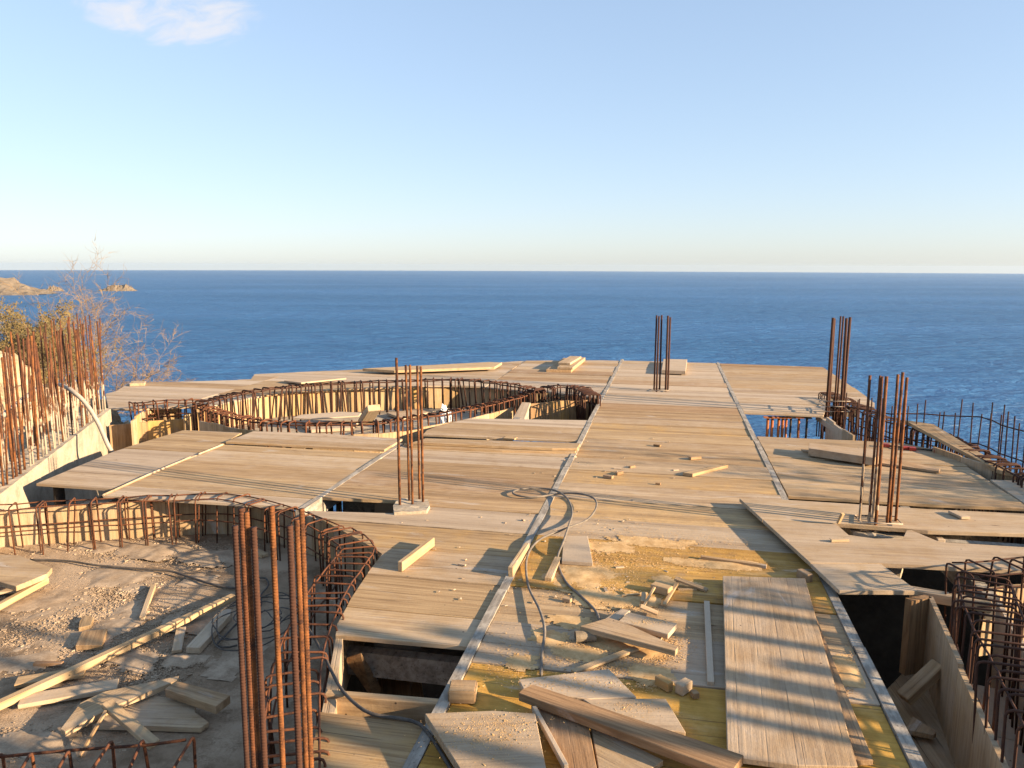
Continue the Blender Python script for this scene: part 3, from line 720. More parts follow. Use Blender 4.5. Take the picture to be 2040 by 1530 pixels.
g, c = column('tall dark rebar column at the right end of the far deck', [(1646, 826, 633, 1.15), (1650, 822, 635, 1.15), (1662, 815, 630, .75), (1666, 817, 630, .75), (1675, 823, 634, 1.1), (1679, 819, 632, 1.1)], 0.019, RUST_DARK, ties=(0.05, 0.12, 0.2))
g, c = column('cement splashed column of seven bars rising through a hole in the right boards',
    [(1711, 1056, 748, 1.05, RUST), (1729, 1062, 748, 0.9, RUST), (1738, 1048, 750, 0.9, RUST), (1743, 1064, 750, 1.25, RUST_CLEAN), (1766, 1062, 746, 1.05, RUST_CLEAN), (1771, 1058, 742, 1.1, RUST_CLEAN), (1783, 1056, 752, 1.1, RUST_CLEAN)], 0.0105, RUST, ties=(0.03, 0.09))
pc = g
rough_pad('pad', W2([(1684, 1050), (1722, 1043), (1780, 1046), (1806, 1058), (1800, 1073), (1740, 1072), (1700, 1064)], 0.0), 0.012, 0.35, g, CONCRETE, 9)
for b in ((1711, 1056, 0.55), (1729, 1062, 0.34), (1738, 1048, 0.5), (1743, 1064, 0.3)):
    p = P(b[0], b[1]); vs, fs = [], []
    path = [Vector((random.uniform(-.003, .003), random.uniform(-.003, .003), i * b[2] / 14)) for i in range(15)]
    tube_data(path, [0.016 * (1 - 0.35 * i / 14) * random.uniform(0.75, 1.2) for i in range(15)], 7, True, vs, fs)
    place('cement_crust', mesh('cement_crust', vs, fs, GRIT, True), p, g)
# foreground column, thick ribbed bars
def near_column():
    tops = [(466, 1047, 1.0, RUST_DARK), (479, 1012, 1.2, RUST), (489, 1020, 1.0, RUST_CLEAN), (503, 1050, 1.05, RUST_DARK), (539, 1008, 1.0, RUST_CLEAN), (575, 1047, 1.1, RUST_DARK), (589, 1035, 0.95, RUST_CLEAN), (599, 1013, 1.0, RUST_CLEAN)]
    pts = [P(x, y, 1.22) for x, y, s, m in tops]
    c = sum(pts, Vector()) / len(pts)
    g = root('column_bars', (c.x, c.y, FZ), 'near column of thick ribbed bars in front of the lower left pool', 'rebar column', 'rebar columns standing up through the deck')
    for p, (x, y, s, m) in zip(pts, tops):
        rebar(Vector((p.x, p.y, FZ)), 1.22 - FZ, 0.0105 * s, m, g, ribbed=True, lean=(0.004, 0.0))
    for z in (-0.05, 0.10, 0.16):
        pass
    return g
near_column()

# ------------------------------------------------------------------ concrete wall with starter bars at left
def left_wall():
    a, b = P(221, 817, 0.02), P(-60, 1036, 0.02)
    d = (b - a).normalized(); s = Vector((d.y, -d.x, 0))
    if s.x > 0: s = -s
    L = (b - a).length; w = 0.36
    g = root('concrete_wall', (a.x, a.y, -0.9), 'cast concrete wall along the left edge of the deck bristling with rusty bars', 'wall')
    nx, ny = 60, 6; vs, fs = [], []
    for i in range(nx + 1):
        for j in range(ny + 1):
            p = d * (L * i / nx) + s * (w * j / ny)
            k = noise.fractal(Vector((p.x * 9, p.y * 9, 2)), 1.0, 2.0, 4)
            vs.append((p.x, p.y, 0.92 + (0.02 * k if 0 < j < ny else 0.004 * k)))
    for i in range(nx):
        for j in range(ny):
            q = i * (ny + 1) + j; fs.append((q, q + ny + 1, q + ny + 2, q + 1))
    t = len(vs)
    for i in range(nx + 1):
        p = d * (L * i / nx); vs.append((p.x, p.y, -1.6))
    for i in range(nx): fs.append((i * (ny + 1), t + i, t + i + 1, (i + 1) * (ny + 1)))
    t2 = len(vs); vs += [tuple(s * w + Vector((0, 0, -1.6)))]
    fs.append((0, ny, t2, t)) if False else fs.append(tuple([j for j in range(ny + 1)] + [t2, t]))
    place('wall_body', mesh('wall_body', vs, fs, CONCRETE), a - Vector((0, 0, 0.9)), g)
    rr = random.Random(21)
    for row, off in ((0, 0.06), (1, 0.30)):
        x = 0.06
        while x < L:
            p = a + d * x + s * off
            h = 1.38 + rr.uniform(-.1, .08) - 0.02 * x
            rebar(Vector((p.x, p.y, -0.05)), h + 0.05, rr.choice([0.0085, 0.0085, 0.010, 0.012]), rr.choice([RUST_FOOT, RUST_FOOT, RUST_FOOT, RUST, RUST_CLEAN]), g, lean=(rr.gauss(0, .03), rr.gauss(0, .03)), sides=6)
            if rr.random() < 0.4:
                q = p + d * 0.025
                rebar(Vector((q.x, q.y, -0.05)), h * rr.uniform(0.35, 0.9), 0.009, rr.choice([RUST_FOOT, RUST_FOOT, RUST_CLEAN]), g, lean=(rr.gauss(0, .03), rr.gauss(0, .03)), sides=6)
            x += rr.uniform(0.10, 0.17)
    return a, b
left_wall()
def conduit(label, pts, r, mat, cat='conduit', name='conduit', group=None, sides=8, end=None):
    c = smooth_curve(pts, 0.05)
    vs, fs = tube_data([p - c[0] for p in c], r, sides)
    return tag(place(name, mesh(name, vs, fs, mat, True), c[0]), label, cat, group)
def V(x, y, z): return P(x, y, z)
conduit('grey plastic conduit arching from the rebar wall down to the deck edge', [V(118, 766, 0.62), V(140, 776, 0.60), V(170, 803, 0.45), V(195, 842, 0.22), V(214, 885, -0.02), V(226, 905, -0.15)], 0.026, CONDUIT)
conduit('straight grey conduit slanting through the rebar wall at left', [V(-30, 856, 0.35), V(0, 832, 0.42), V(40, 800, 0.52), V(84, 768, 0.62)], 0.028, CONDUIT)

# ------------------------------------------------------------------ rock bank and shrubs at left
def boulder(label, x, y, z, sx, sy, sz, seed, group='rocks of the bank behind the rebar wall'):
    bm = bmesh.new(); bmesh.ops.create_icosphere(bm, subdivisions=5, radius=1.0)
    for v in bm.verts:
        p = v.co.copy(); k = noise.fractal(p * 1.3 + Vector((seed, 0, 0)), 0.9, 2.1, 6); k2 = noise.cell(p * 2.6 + Vector((0, seed, 0)))
        s = 1 + 0.28 * k + 0.10 * k2
        v.co = Vector((p.x * sx * s, p.y * sy * s, p.z * sz * s))
    me = bpy.data.meshes.new('rock'); bm.to_mesh(me); bm.free(); me.materials.append(ROCK)
    return tag(place('rock', me, (x, y, z)), label, 'rock', group)
boulder('big cream limestone outcrop at the left edge behind the bars', -11.0, 10.1, -0.75, 1.35, 1.3, 1.5, 3)
boulder('rough tan rock below the big outcrop, seen through the bars', -10.0, 10.9, -1.2, 1.0, 0.9, 1.15, 8)
boulder('low rock under the dry shrub at the far end of the rebar wall', -9.7, 12.3, -1.7, 0.9, 1.0, 0.95, 14)
boulder('shadowed rock behind the near end of the rebar wall', -9.0, 8.6, -1.4, 1.0, 1.0, 1.0, 19)

def shrub(label, base, mains, seed, leaf_share, spread=0.5, levels=3, scale=1.0, group='dry shrubs on the slope'):
    rr = random.Random(seed)
    g = root('dry_shrub', base, label, 'shrub', group)
    tv, tf, bv, bf, lv, lf = [], [], [], [], [], []
    def leafs(p, n):
        for _ in range(n):
            q = p + Vector((rr.gauss(0, .035), rr.gauss(0, .035), rr.gauss(0, .03)))
            a = Vector((rr.gauss(0, 1), rr.gauss(0, 1), rr.gauss(0, 1))).normalized(); b = a.orthogonal().normalized()
            s = rr.uniform(0.012, 0.026) * scale; i = len(lv)
            lv.extend([q - a * s, q + b * s * .5, q + a * s, q - b * s * .5]); lf.append((i, i + 1, i + 2, i + 3))
    def grow(p, d, L, r, lev, leafy):
        n = 6; path = [p.copy()]; rad = [r]
        for i in range(n):
            d = (d + Vector((rr.gauss(0, .16), rr.gauss(0, .16), rr.gauss(0, .14)))).normalized()
            p = p + d * (L / n); path.append(p.copy()); rad.append(r * (1 - 0.75 * (i + 1) / n))
            if lev > 0:
                for _ in range(rr.choice((1, 1, 2)) if lev > 1 else rr.choice((1, 1, 2))):
                    if i < 1 and lev == levels: continue
                    s = Vector((rr.gauss(0, 1), rr.gauss(0, 1), rr.gauss(0.12, 0.8))).normalized()
                    nd = (d * 0.75 + s * rr.uniform(0.5, 0.95)).normalized()
                    grow(p, nd, L * rr.uniform(0.32, 0.58), max(rad[-1] * 0.55, 0.0034), lev - 1, leafy)
            if leafy and lev <= 1 and rr.random() < leaf_share: leafs(p, rr.randint(1, 4))
        if lev >= levels - 1: tube_data(path, rad, 5, False, tv, tf)
        else: tube_data(path, rad, 3, False, bv, bf)
    for (end, r, leafy) in mains:
        d = Vector(end); grow(Vector((0, 0, 0)), d.normalized(), d.length * 0.75, r, levels, leafy)
    place('trunk', mesh('trunk', tv, tf, BARK, True), base, g)
    tag(place('twigs', mesh('twigs', bv, bf, TWIG, True), base, g), kind='stuff')
    if lv: tag(place('leaves', mesh('leaves', lv, lf, LEAF), base, g), kind='stuff')
    return g
def toward(base, x, y, t):
    """vector from base to the point the photograph shows at x, y, at t times the base's distance"""
    d = FW + RT * ((x - CX) / F) - UP * ((y - CY) / F)
    k = (Vector(base) - EYEP).dot(FW) * t
    return EYEP + d * k - Vector(base)
b1 = Vector(P(95, 850, -1.0)); 
shrub('bushy half dry shrub with some olive leaves at the left edge', b1, [(toward(b1, 15, 660, 1.0), 0.03, True), (toward(b1, 45, 560, 1.02), 0.03, True), (toward(b1, 70, 620, .96), 0.028, True), (toward(b1, -30, 700, 1), 0.028, True), (toward(b1, 100, 680, 1.03), 0.026, True), (toward(b1, 20, 590, 1.05), 0.02, False), (toward(b1, 60, 640, 1.0), 0.022, True), (toward(b1, 120, 620, 1.0), 0.02, True), (toward(b1, -10, 620, .98), 0.022, True)], 4, 0.5)
b2 = Vector(P(195, 850, -1.35))
shrub('bare branching shrub reaching over the sea beyond the rebar wall', b2, [(toward(b2, 185, 570, 1.0), 0.03, False), (toward(b2, 215, 600, 1.03), 0.028, False), (toward(b2, 120, 600, 1.0), 0.028, False), (toward(b2, 250, 690, .97), 0.024, False), (toward(b2, 310, 690, 1.0), 0.022, False), (toward(b2, 255, 770, 1.0), 0.02, False), (toward(b2, 160, 640, 1.05), 0.02, False), (toward(b2, 200, 520, 1.0), 0.024, False), (toward(b2, 240, 560, 1.02), 0.022, False), (toward(b2, 330, 660, 1.0), 0.022, False), (toward(b2, 280, 740, 1.0), 0.02, False)], 9, 0.0)

# ------------------------------------------------------------------ right boards round the column (loose, lifted on the deck edge)
used_labels = set()
def board(label, poly_px, z, thick=0.027, colour=(0.15, 0.4, 0.1), name='loose_board', cat='board', group=None, along=None, bevel=0.003, lift=None, mat=WOOD, lam=0.5):
    """loose piece of timber: outline in the photograph's pixels, top at height z; lift(p) adds a slope"""
    poly = []
    for q in poly_px:
        zz = q[2] if len(q) > 2 else z
        poly.append(P(q[0], q[1], zz))
    n = len(poly)
    if along is None:
        e = max(range(n), key=lambda i: (poly[i] - poly[i - 1]).length); t = poly[e] - poly[e - 1]
    else: t = poly[along[1]] - poly[along[0]]
    ang = math.atan2(t.y, t.x); c = sum(poly, Vector()) / n
    ca, sa = math.cos(-ang), math.sin(-ang)
    loc = [Vector(((p.x - c.x) * ca - (p.y - c.y) * sa, (p.x - c.x) * sa + (p.y - c.y) * ca, p.z - c.z)) for p in poly]
    if area([(p.x, p.y) for p in loc]) < 0: loc.reverse()
    bm = bmesh.new()
    top = [bm.verts.new(p) for p in loc]; bot = [bm.verts.new(p - Vector((0, 0, thick))) for p in loc]
    bm.faces.new(top); bm.faces.new(bot[::-1])
    for i in range(n): bm.faces.new((top[i - 1], bot[i - 1], bot[i], top[i]))
    if bevel: bmesh.ops.bevel(bm, geom=list(bm.edges), offset=bevel, segments=1, affect='EDGES', clamp_overlap=True)
    bmesh.ops.triangulate(bm, faces=[f for f in bm.faces if len(f.verts) > 4])
    me = bpy.data.meshes.new(name); bm.to_mesh(me); bm.free(); me.materials.append(mat)
    o = place(name, me, c, None, Quaternion((0, 0, 1), ang), (*colour, lam))
    if label in used_labels: raise ValueError(label)
    used_labels.add(label)
    return tag(o, label, cat, group)
def stick(label, a, b, w, h, za, zb=None, colour=(0.15, 0.4, 0.1), name='batten', cat='batten', group=None, roll=0.0):
    """a piece with a rectangular section between two pixels, its middle line at heights za, zb"""
    p, q = P(*a, za), P(*b, za if zb is None else zb)
    d = q - p; L = d.length
    vs, fs = box_data(0, 0, 0, L, w, h)
    x = d.normalized(); y = Vector((0, 0, 1)).cross(x).normalized(); z = x.cross(y)
    rot = Matrix((x, y, z)).transposed().to_quaternion() @ Quaternion((1, 0, 0), roll)
    bm = bmesh.new(); me = mesh(name, vs, fs, WOOD); bm.from_mesh(me)
    bmesh.ops.bevel(bm, geom=list(bm.edges), offset=min(w, h) * 0.09, segments=1, affect='EDGES'); bm.to_mesh(me); bm.free()
    o = place(name, me, (p + q) / 2, None, rot, (*colour, 0))
    if label in used_labels: raise ValueError(label)
    used_labels.add(label)
    return tag(o, label, cat, group)
G = 'loose boards on the deck'
Z = 0.075
board('long grey board with a pointed end lying across the right joist', [(1473, 993), (1571, 996), (1700, 1004), (1844, 1014), (2060, 1024), (2060, 1064), (1849, 1057), (1801, 1053), (1668, 1043), (1518, 1034)], Z, 0.03, (0.1, 0.55, 0.05), group=G)
board('wide grey board cut round the cement splashed column', [(1520, 1035.5), (1667, 1044.5), (1690, 1066), (1742, 1073), (1800, 1073), (1806, 1056), (1816, 1056), (1872, 1080), (2060, 1091), (2060, 1138), (1757, 1122), (1614, 1121)], Z, 0.03, (0.05, 0.6, 0.1), group=G, along=(10, 9))
board('short grey board with mottled tree shade at the corner of the black opening', [(1615, 1122.5), (1756, 1123.5), (1829, 1177), (1672, 1176)], Z, 0.03, (0.05, 0.65, 0.1), group=G, along=(0, 1))
stick('short broken offcut on the grey board right of the column', (1897, 1019), (1924, 1032), 0.075, 0.022, Z + 0.018, colour=(0.0, 0.7, 0.1), name='offcut', cat='offcut')
stick('small pale chip of wood standing at the notch beside the column', (1670, 1042), (1679, 1023), 0.03, 0.02, Z + .01, Z + 0.10, (0.3, 0.2, 0), name='offcut', cat='offcut')
stick('small flat offcut in front of the column hole', (1655, 1077), (1690, 1076), 0.025, 0.02, Z + .012, colour=(0.2, 0.5, 0), name='offcut', cat='offcut')
stick('lit timber beam bridging the gap behind the lower right beam form', (1812, 1180), (1975, 1208), 0.07, 0.07, -0.02, colour=(0.2, 0.5, 0.1), name='timber', cat='timber')
stick('white stained bearer end showing in the black gap at right', (1835, 1052), (1875, 1084), 0.06, 0.08, -0.03, colour=(0.0, 0.95, 0.0), name='timber', cat='timber')

# ------------------------------------------------------------------ planks and offcuts on the middle strip
board('weathered wide plank with knots and strong grain, upper of the two at lower right', [(1440, 1147), (1604, 1152), (1709, 1527), (1588, 1524), (1449, 1506)], 0.058, 0.028, (0.0, 0.55, 0.38), group=G, along=(1, 2))
board('lower plank half hidden beneath the weathered wide plank', [(1450, 1158), (1606, 1163), (1620, 1215), (1740, 1514), (1600, 1516), (1462, 1505)], 0.029, 0.027, (0.0, 0.4, 0.45), group=G, along=(2, 3))
board('small square of grey board half under the hose', [(1123, 1068), (1171, 1068), (1181, 1121), (1119, 1117)], 0.035, 0.028, (0.0, 0.85, 0.1), group=G, along=(0, 1))
board('pale triangular offcut pointing right beside the pipe stub', [(1155, 1247), (1213, 1230), (1240, 1238), (1351, 1289), (1346, 1297)], 0.085, 0.032, (0.1, 0.5, 0.3), name='offcut', cat='offcut', group=G)
board('small sawdust covered board behind the triangular offcut', [(1232, 1237), (1252, 1219), (1350, 1242), (1331, 1264)], 0.075, 0.03, (0.25, 0.7, 0.0), name='offcut', cat='offcut', group=G)
board('dirty strip tucked under the sawdust covered board', [(1248, 1240), (1262, 1234), (1321, 1263), (1316, 1272)], 0.04, 0.025, (0.1, 0.5, 0.4), name='offcut', cat='offcut', group=G)
board('dusty sloping offcut behind the triangular offcut', [(1206, 1232), (1238, 1212), (1256, 1216), (1228, 1238)], 0.05, 0.02, (0.0, 0.9, 0.1), name='offcut', cat='offcut', group=G)
stick('slim pale stick lying between the sawdust and the wide plank', (1408, 1200), (1416, 1362), 0.034, 0.022, 0.012, colour=(0.0, 0.85, 0.0), group=G)
stick('narrow brown strip above the wide plank', (1396, 1110), (1527, 1129), 0.03, 0.025, 0.014, colour=(0.3, 0.2, 0.4), group=G)
stick('long splintered lath in front of the triangular offcut', (1268, 1292), (1142, 1339), 0.04, 0.014, 0.02, colour=(0.3, 0.4, 0.1), group=G)
stick('timber strip on edge lying along the left joist', (1050, 1091), (1017, 1140), 0.035, 0.075, 0.04, colour=(0.2, 0.45, 0.1), group=G)
stick('timber strip on edge on the left panels', (862, 1079), (797, 1129), 0.035, 0.07, 0.035, colour=(0.3, 0.4, 0.05), group=G)
stick('splintered stick beside the grey square under the hose', (1112, 1113), (1092, 1155), 0.05, 0.03, 0.016, colour=(0.3, 0.5, 0.1), group=G)
stick('rounded stub of wood left of the sawdust heap', (1122, 1193), (1138, 1197), 0.03, 0.025, 0.013, colour=(0.1, 0.4, 0.3), name='offcut', cat='offcut')
stick('leaning splinter at the left of the offcut heap', (1238, 1187), (1290, 1182), 0.012, 0.012, 0.01, 0.02, (0.4, 0.3, 0), name='offcut', cat='offcut')
stick('thick wedge of wood in the offcut heap', (1300, 1168), (1336, 1178), 0.07, 0.05, 0.03, colour=(0.4, 0.3, 0.1), name='offcut', cat='offcut')
stick('thin splinter crossing the offcut heap', (1282, 1208), (1304, 1170), 0.014, 0.012, 0.015, 0.07, (0.4, 0.4, 0), name='offcut', cat='offcut')
stick('short upright scrap in the offcut heap', (1281, 1200), (1283, 1182), 0.03, 0.02, 0.02, 0.03, (0.3, 0.4, 0.1), name='offcut', cat='offcut')
stick('long splinter right of the offcut heap', (1323, 1205), (1350, 1160), 0.022, 0.014, 0.015, 0.03, (0.4, 0.3, 0.1), name='offcut', cat='offcut')
stick('flat pointed lath right of the offcut heap', (1345, 1152), (1409, 1176), 0.045, 0.014, 0.05, 0.012, (0.2, 0.4, 0.3), name='offcut', cat='offcut')
stick('thin lath under the flat pointed lath', (1350, 1174), (1388, 1174), 0.018, 0.012, 0.008, colour=(0.4, 0.3, 0.1), name='offcut', cat='offcut')
stick('small grey scrap in front of the offcut heap', (1276, 1208), (1310, 1222), 0.05, 0.012, 0.05, 0.02, (0.0, 0.5, 0.4), name='offcut', cat='offcut')
stick('tapered block left of the three small blocks by the wide plank', (1309, 1353), (1336, 1369), 0.04, 0.05, 0.026, colour=(0.5, 0.2, 0.3), name='offcut', cat='offcut')
stick('double block in the middle of the three small blocks by the wide plank', (1352, 1374), (1372, 1362), 0.05, 0.055, 0.028, colour=(0.3, 0.6, 0.2), name='offcut', cat='offcut')
stick('smallest of the three blocks by the wide plank', (1378, 1384), (1390, 1382), 0.04, 0.03, 0.016, colour=(0.5, 0.2, 0.4), name='offcut', cat='offcut')
board('sawdust covered panel under the long reddish plank at the bottom', [(1033, 1353), (1213, 1332), (1268, 1388), (1173, 1392), (1045, 1376)], 0.05, 0.027, (0.1, 0.75, 0.15), group=G, along=(0, 1))
board('square ended panel behind the long reddish plank at the bottom', [(1160, 1392), (1326, 1391), (1366, 1458), (1250, 1450)], 0.046, 0.027, (0.1, 0.65, 0.15), group=G, along=(0, 1))
board('long reddish plank lying aslant at the bottom of the deck', [(1033, 1380), (1041, 1372), (1062, 1363), (1482, 1504), (1457, 1540)], 0.10, 0.042, (0.05, 0.15, 0.75), group=G, along=(2, 3))
board('brown dirty panel between the two pale panels at the bottom edge', [(1058, 1404), (1172, 1441), (1192, 1545), (1135, 1545)], 0.045, 0.027, (0.0, 0.3, 0.8), group=G, along=(1, 2))
board('pale pointed panel at the bottom edge below the reddish plank', [(1176, 1441), (1322, 1514), (1270, 1552), (1196, 1552)], 0.032, 0.027, (0.3, 0.5, 0.1), group=G, along=(0, 1))
board('pale sawdust covered panel with a dark left edge at the bottom', [(846, 1421), (985, 1416), (1066, 1421), (1094, 1560), (935, 1560)], 0.095, 0.04, (0.15, 0.6, 0.15), group=G, along=(0, 1))
stick('thin pale strip leaning beside the brown dirty panel', (1064, 1412), (1128, 1530), 0.02, 0.03, 0.06, colour=(0.0, 0.8, 0.1), group=G)
board('short board with a curved end on the far half of the middle strip', [(1360, 941), (1380, 937), (1446, 924), (1451, 926), (1380, 944)], 0.035, 0.035, (0.3, 0.3, 0.05), group=G)
for t, a, b, w, h in (('broken brown chip farthest left among the scraps on the middle strip', (1203, 948), (1221, 951), .05, .03),
        ('dark splinter just behind the brown chip on the middle strip', (1228, 944), (1240, 941), .03, .03),
        ('small grey scrap of wood beyond the dark splinter on the middle strip', (1254, 931), (1264, 929), .03, .025),
        ('jagged brown scrap beyond the short board on the middle strip', (1374, 913), (1395, 911), .05, .03),
        ('flat sliver of bark on the far half of the middle strip', (1303, 886), (1316, 888), .04, .02),
        ('little dark knot of wood in front of the scraps on the middle strip', (1306, 963), (1316, 964), .025, .02),
        ('small wedge beneath the left tip of the grey corner board', (1592, 1141), (1614, 1153), .05, .06)):
    stick(t, a, b, w, h, h / 2, colour=(0.1, 0.3, 0.6), name='offcut', cat='offcut')
def block():
    p = P(920, 1405, 0.0); h = 0.066
    vs, fs = box_data(0, 0, 0, 0.135, 0.115, h)
    me = mesh('timber_block', vs, fs, WOOD); bm = bmesh.new(); bm.from_mesh(me)
    bmesh.ops.bevel(bm, geom=list(bm.edges), offset=0.007, segments=2, affect='EDGES'); bm.to_mesh(me); bm.free()
    tag(place('timber_block', me, (p.x - .01, p.y + 0.058, h / 2 + .003), None, Quaternion((0, 0, 1), R(9)), (0.35, 0.35, 0.35, 0)), 'squared timber block with rounded corners at the edge of the left opening', 'block')
block()
def pipe_stub():
    c = P(1158, 1268, 0.032); d = Vector((0.11, 0.035, 0.0)); vs, fs = [], []
    S = 16; x = d.normalized(); y = Vector((0, 0, 1)).cross(x); z = Vector((0, 0, 1))
    for t, r in ((0, .033), (1, .033), (1, .027), (0, .027)):
        for k in range(S):
            a = 2 * math.pi * k / S; vs.append(d * (t - .3) + (y * math.cos(a) + z * math.sin(a)) * r)
    for i in range(4):
        for k in range(S):
            a, b = i * S + k, i * S + (k + 1) % S; c2 = ((i + 1) % 4) * S
            fs.append((a, b, c2 + (k + 1) % S, c2 + k))
    tag(place('pipe_stub', mesh('pipe_stub', vs, fs, DIRTY), c), 'short dirty stub of pipe beside the triangular offcut', 'pipe')
pipe_stub()

# ------------------------------------------------------------------ far boards
def plank_stack():
    G2 = 'boards stacked near the seaward edge'
    board('bottom board of the far stack, its brown end facing us', [(1088, 736), (1138, 737), (1166, 714), (1122, 713)], 0.06, 0.055, (0.2, 0.3, 0.4), group=G2, along=(1, 2), bevel=0.004)
    board('middle board of the far stack', [(1110, 731), (1141, 732), (1166, 712), (1134, 711)], 0.11, 0.045, (0.2, 0.5, 0.1), group=G2, along=(1, 2))
    board('top board of the far stack', [(1112, 722), (1136, 723), (1158, 710), (1136, 709)], 0.16, 0.045, (0.2, 0.5, 0.1), group=G2, along=(1, 2))
    board('thick grey board lying flat beside the far column', [(1318, 737), (1366, 739), (1369, 716), (1322, 715)], 0.09, 0.07, (0.1, 0.8, 0.0), group=G2, along=(0, 1))
    board('long pale plank along the far left edge of the deck', [(722, 734), (975, 721), (1000, 722), (985, 731), (786, 738)], 0.09, 0.05, (0.15, 0.4, 0.0), group=G2, along=(0, 1))
    board('thin board end poking up at the far left corner of the deck', [(258, 764), (262, 759), (290, 759), (288, 763)], 0.05, 0.05, (0.2, 0.5, 0.1), group=G2)
    board('grey plank lying askew behind the kidney shaped pool', [(566, 758), (578, 755), (690, 753), (600, 762)], 0.05, 0.027, (0.0, 0.7, 0.0), group=G2)
plank_stack()
board('upper of the two thick planks in front of the kidney shaped pool', [(822, 881), (848, 873), (1156, 883), (1150, 893), (1100, 893)], 0.065, 0.03, (0.2, 0.35, 0.15), group=G)
board('lower of the two thick planks in front of the kidney shaped pool', [(804, 884), (846, 877), (1154, 887), (1146, 900), (1000, 897), (820, 889)], 0.031, 0.03, (0.3, 0.3, 0.2), group=G)
stick('short bridging piece in the gap behind the two thick planks', (1005, 872), (1028, 874), 0.10, 0.02, 0.0, colour=(0.4, 0.3, 0.1), name='offcut', cat='offcut')
board('grey plank leaning over the right rim of the kidney shaped pool', [(1040, 801, 0.05), (1057, 802, 0.05), (1044, 838, -0.05), (1020, 836, -0.05)], 0.05, 0.04, (0.0, 0.75, 0.0), group=G)
# inside the kidney pool
stick('tilted timber baulk sticking up out of the kidney shaped pool', (745, 812), (726, 842), 0.20, 0.10, 0.02, -0.30, (0.1, 0.5, 0.1), name='timber', cat='timber')
board('curved sheet lying inside the kidney shaped pool', [(584, 832), (600, 826), (680, 820), (720, 822), (715, 828), (620, 834)], -0.22, 0.02, (0.0, 0.9, 0.0), group='timber inside the kidney pool')
board('pale board on the floor of the kidney shaped pool', [(600, 846), (660, 838), (716, 838), (700, 852), (620, 856)], -0.34, 0.05, (0.1, 0.9, 0.0), group='timber inside the kidney pool')
board('dark board on the right floor of the kidney shaped pool', [(770, 822), (860, 812), (872, 818), (800, 832)], -0.33, 0.04, (0.0, 0.6, 0.2), group='timber inside the kidney pool')
def sack():
    c = P(887, 838, FZ + 0.18); bm = bmesh.new(); bmesh.ops.create_icosphere(bm, subdivisions=4, radius=1)
    for v in bm.verts:
        k = noise.fractal(v.co * 2.2, 1.0, 2.0, 4)
        v.co = Vector((v.co.x * 0.10, v.co.y * 0.12, v.co.z * 0.24)) * (1 + 0.25 * k)
        if v.co.z > 0.16: v.co.x *= 0.6; v.co.x -= 0.03
    me = bpy.data.meshes.new('sack'); bm.to_mesh(me); bm.free(); me.materials.append(SACK)
    tag(place('sack', me, c), 'crumpled white sack standing in the kidney shaped pool', 'sack')
sack()

# ------------------------------------------------------------------ right deck items
board('heavy squared timber lying on the right deck', [(1612, 882), (1750, 897), (1757, 908), (1740, 912), (1611, 893)], 0.11, 0.085, (0.0, 0.6, 0.35), name='timber', cat='timber', along=(0, 1))
board('flat dark board under the heavy squared timber', [(1596, 894), (1750, 906), (1873, 933), (1871, 939), (1740, 920), (1600, 898)], 0.026, 0.024, (0.0, 0.4, 0.5), group=G, along=(1, 2))
stick('thin pale lath in front of the heavy squared timber', (1633, 906), (1667, 911), 0.04, 0.012, 0.008, colour=(0, 0.9, 0), group=G)
def clamp(label, x, y, a, L):
    g = root('clamp', P(x, y), label, 'tool', 'red clamps lying on the right deck')
    p = P(x, y); d = Vector((math.cos(a), math.sin(a), 0))
    vs, fs = tube_data([Vector((0, 0, .02)), d * L * .5 + Vector((0, 0, .025)), d * L + Vector((0, 0, .018))], 0.012, 6); place('bar', mesh('bar', vs, fs, DARK, True), p, g)
    for t, w in ((0.02, 0.11), (0.95, 0.13)):
        vs, fs = box_data(0, 0, 0, 0.07, w * .6, 0.035, rot=Matrix.Rotation(a + .3, 3, 'Z')); place('jaw', mesh('jaw', vs, fs, RED), p + d * L * t + Vector((0, 0, .025)), g)
clamp('red clamp with its dark bar behind the column bars on the right deck', 1764, 891, R(-25), 0.3)
clamp('red and black clamp lying right of the column bars on the right deck', 1802, 896, R(-12), 0.34)
board('long lit plank lying askew on the edge cage at far right', [(1800, 836, 0.16), (1860, 845, 0.16), (2022, 944, 0.06), (1985, 935, 0.06)], 0.16, 0.04, (0.35, 0.3, 0.2), group=G, along=(1, 2))
stick('pale sloping beam under the cage at the right end of the far deck', (1632, 832), (1690, 872), 0.10, 0.08, -0.08, -0.10, (0, 0.9, 0.0), name='timber', cat='timber')
# props below the openings
def prop(label, x, y, top, r, mat, z=-0.05, bottom=-2.95):
    p = P(x, y, z)
    g = root('steel_prop', (p.x, p.y, bottom), label, 'prop', 'props carrying the deck')
    vs, fs = tube_data([(0, 0, 0), (0, 0, (top - bottom) * 0.55)], r * 1.25, 10); place('outer_tube', mesh('outer_tube', vs, fs, mat, True), (p.x, p.y, bottom), g)
    vs, fs = tube_data([(0, 0, (top - bottom) * 0.5), (0, 0, top - bottom - .01)], r, 10); place('inner_tube', mesh('inner_tube', vs, fs, mat, True), (p.x, p.y, bottom), g)
    vs, fs = box_data(0, 0, top - bottom - .005, .12, .12, .01); place('head_plate', mesh('head_plate', vs, fs, mat), (p.x, p.y, bottom), g)
PROPMAT = plain_material('orange_primer', (0.30, 0.09, 0.025), (0.42, 0.15, 0.05), 10, 0.7, 0.2, 0.003)
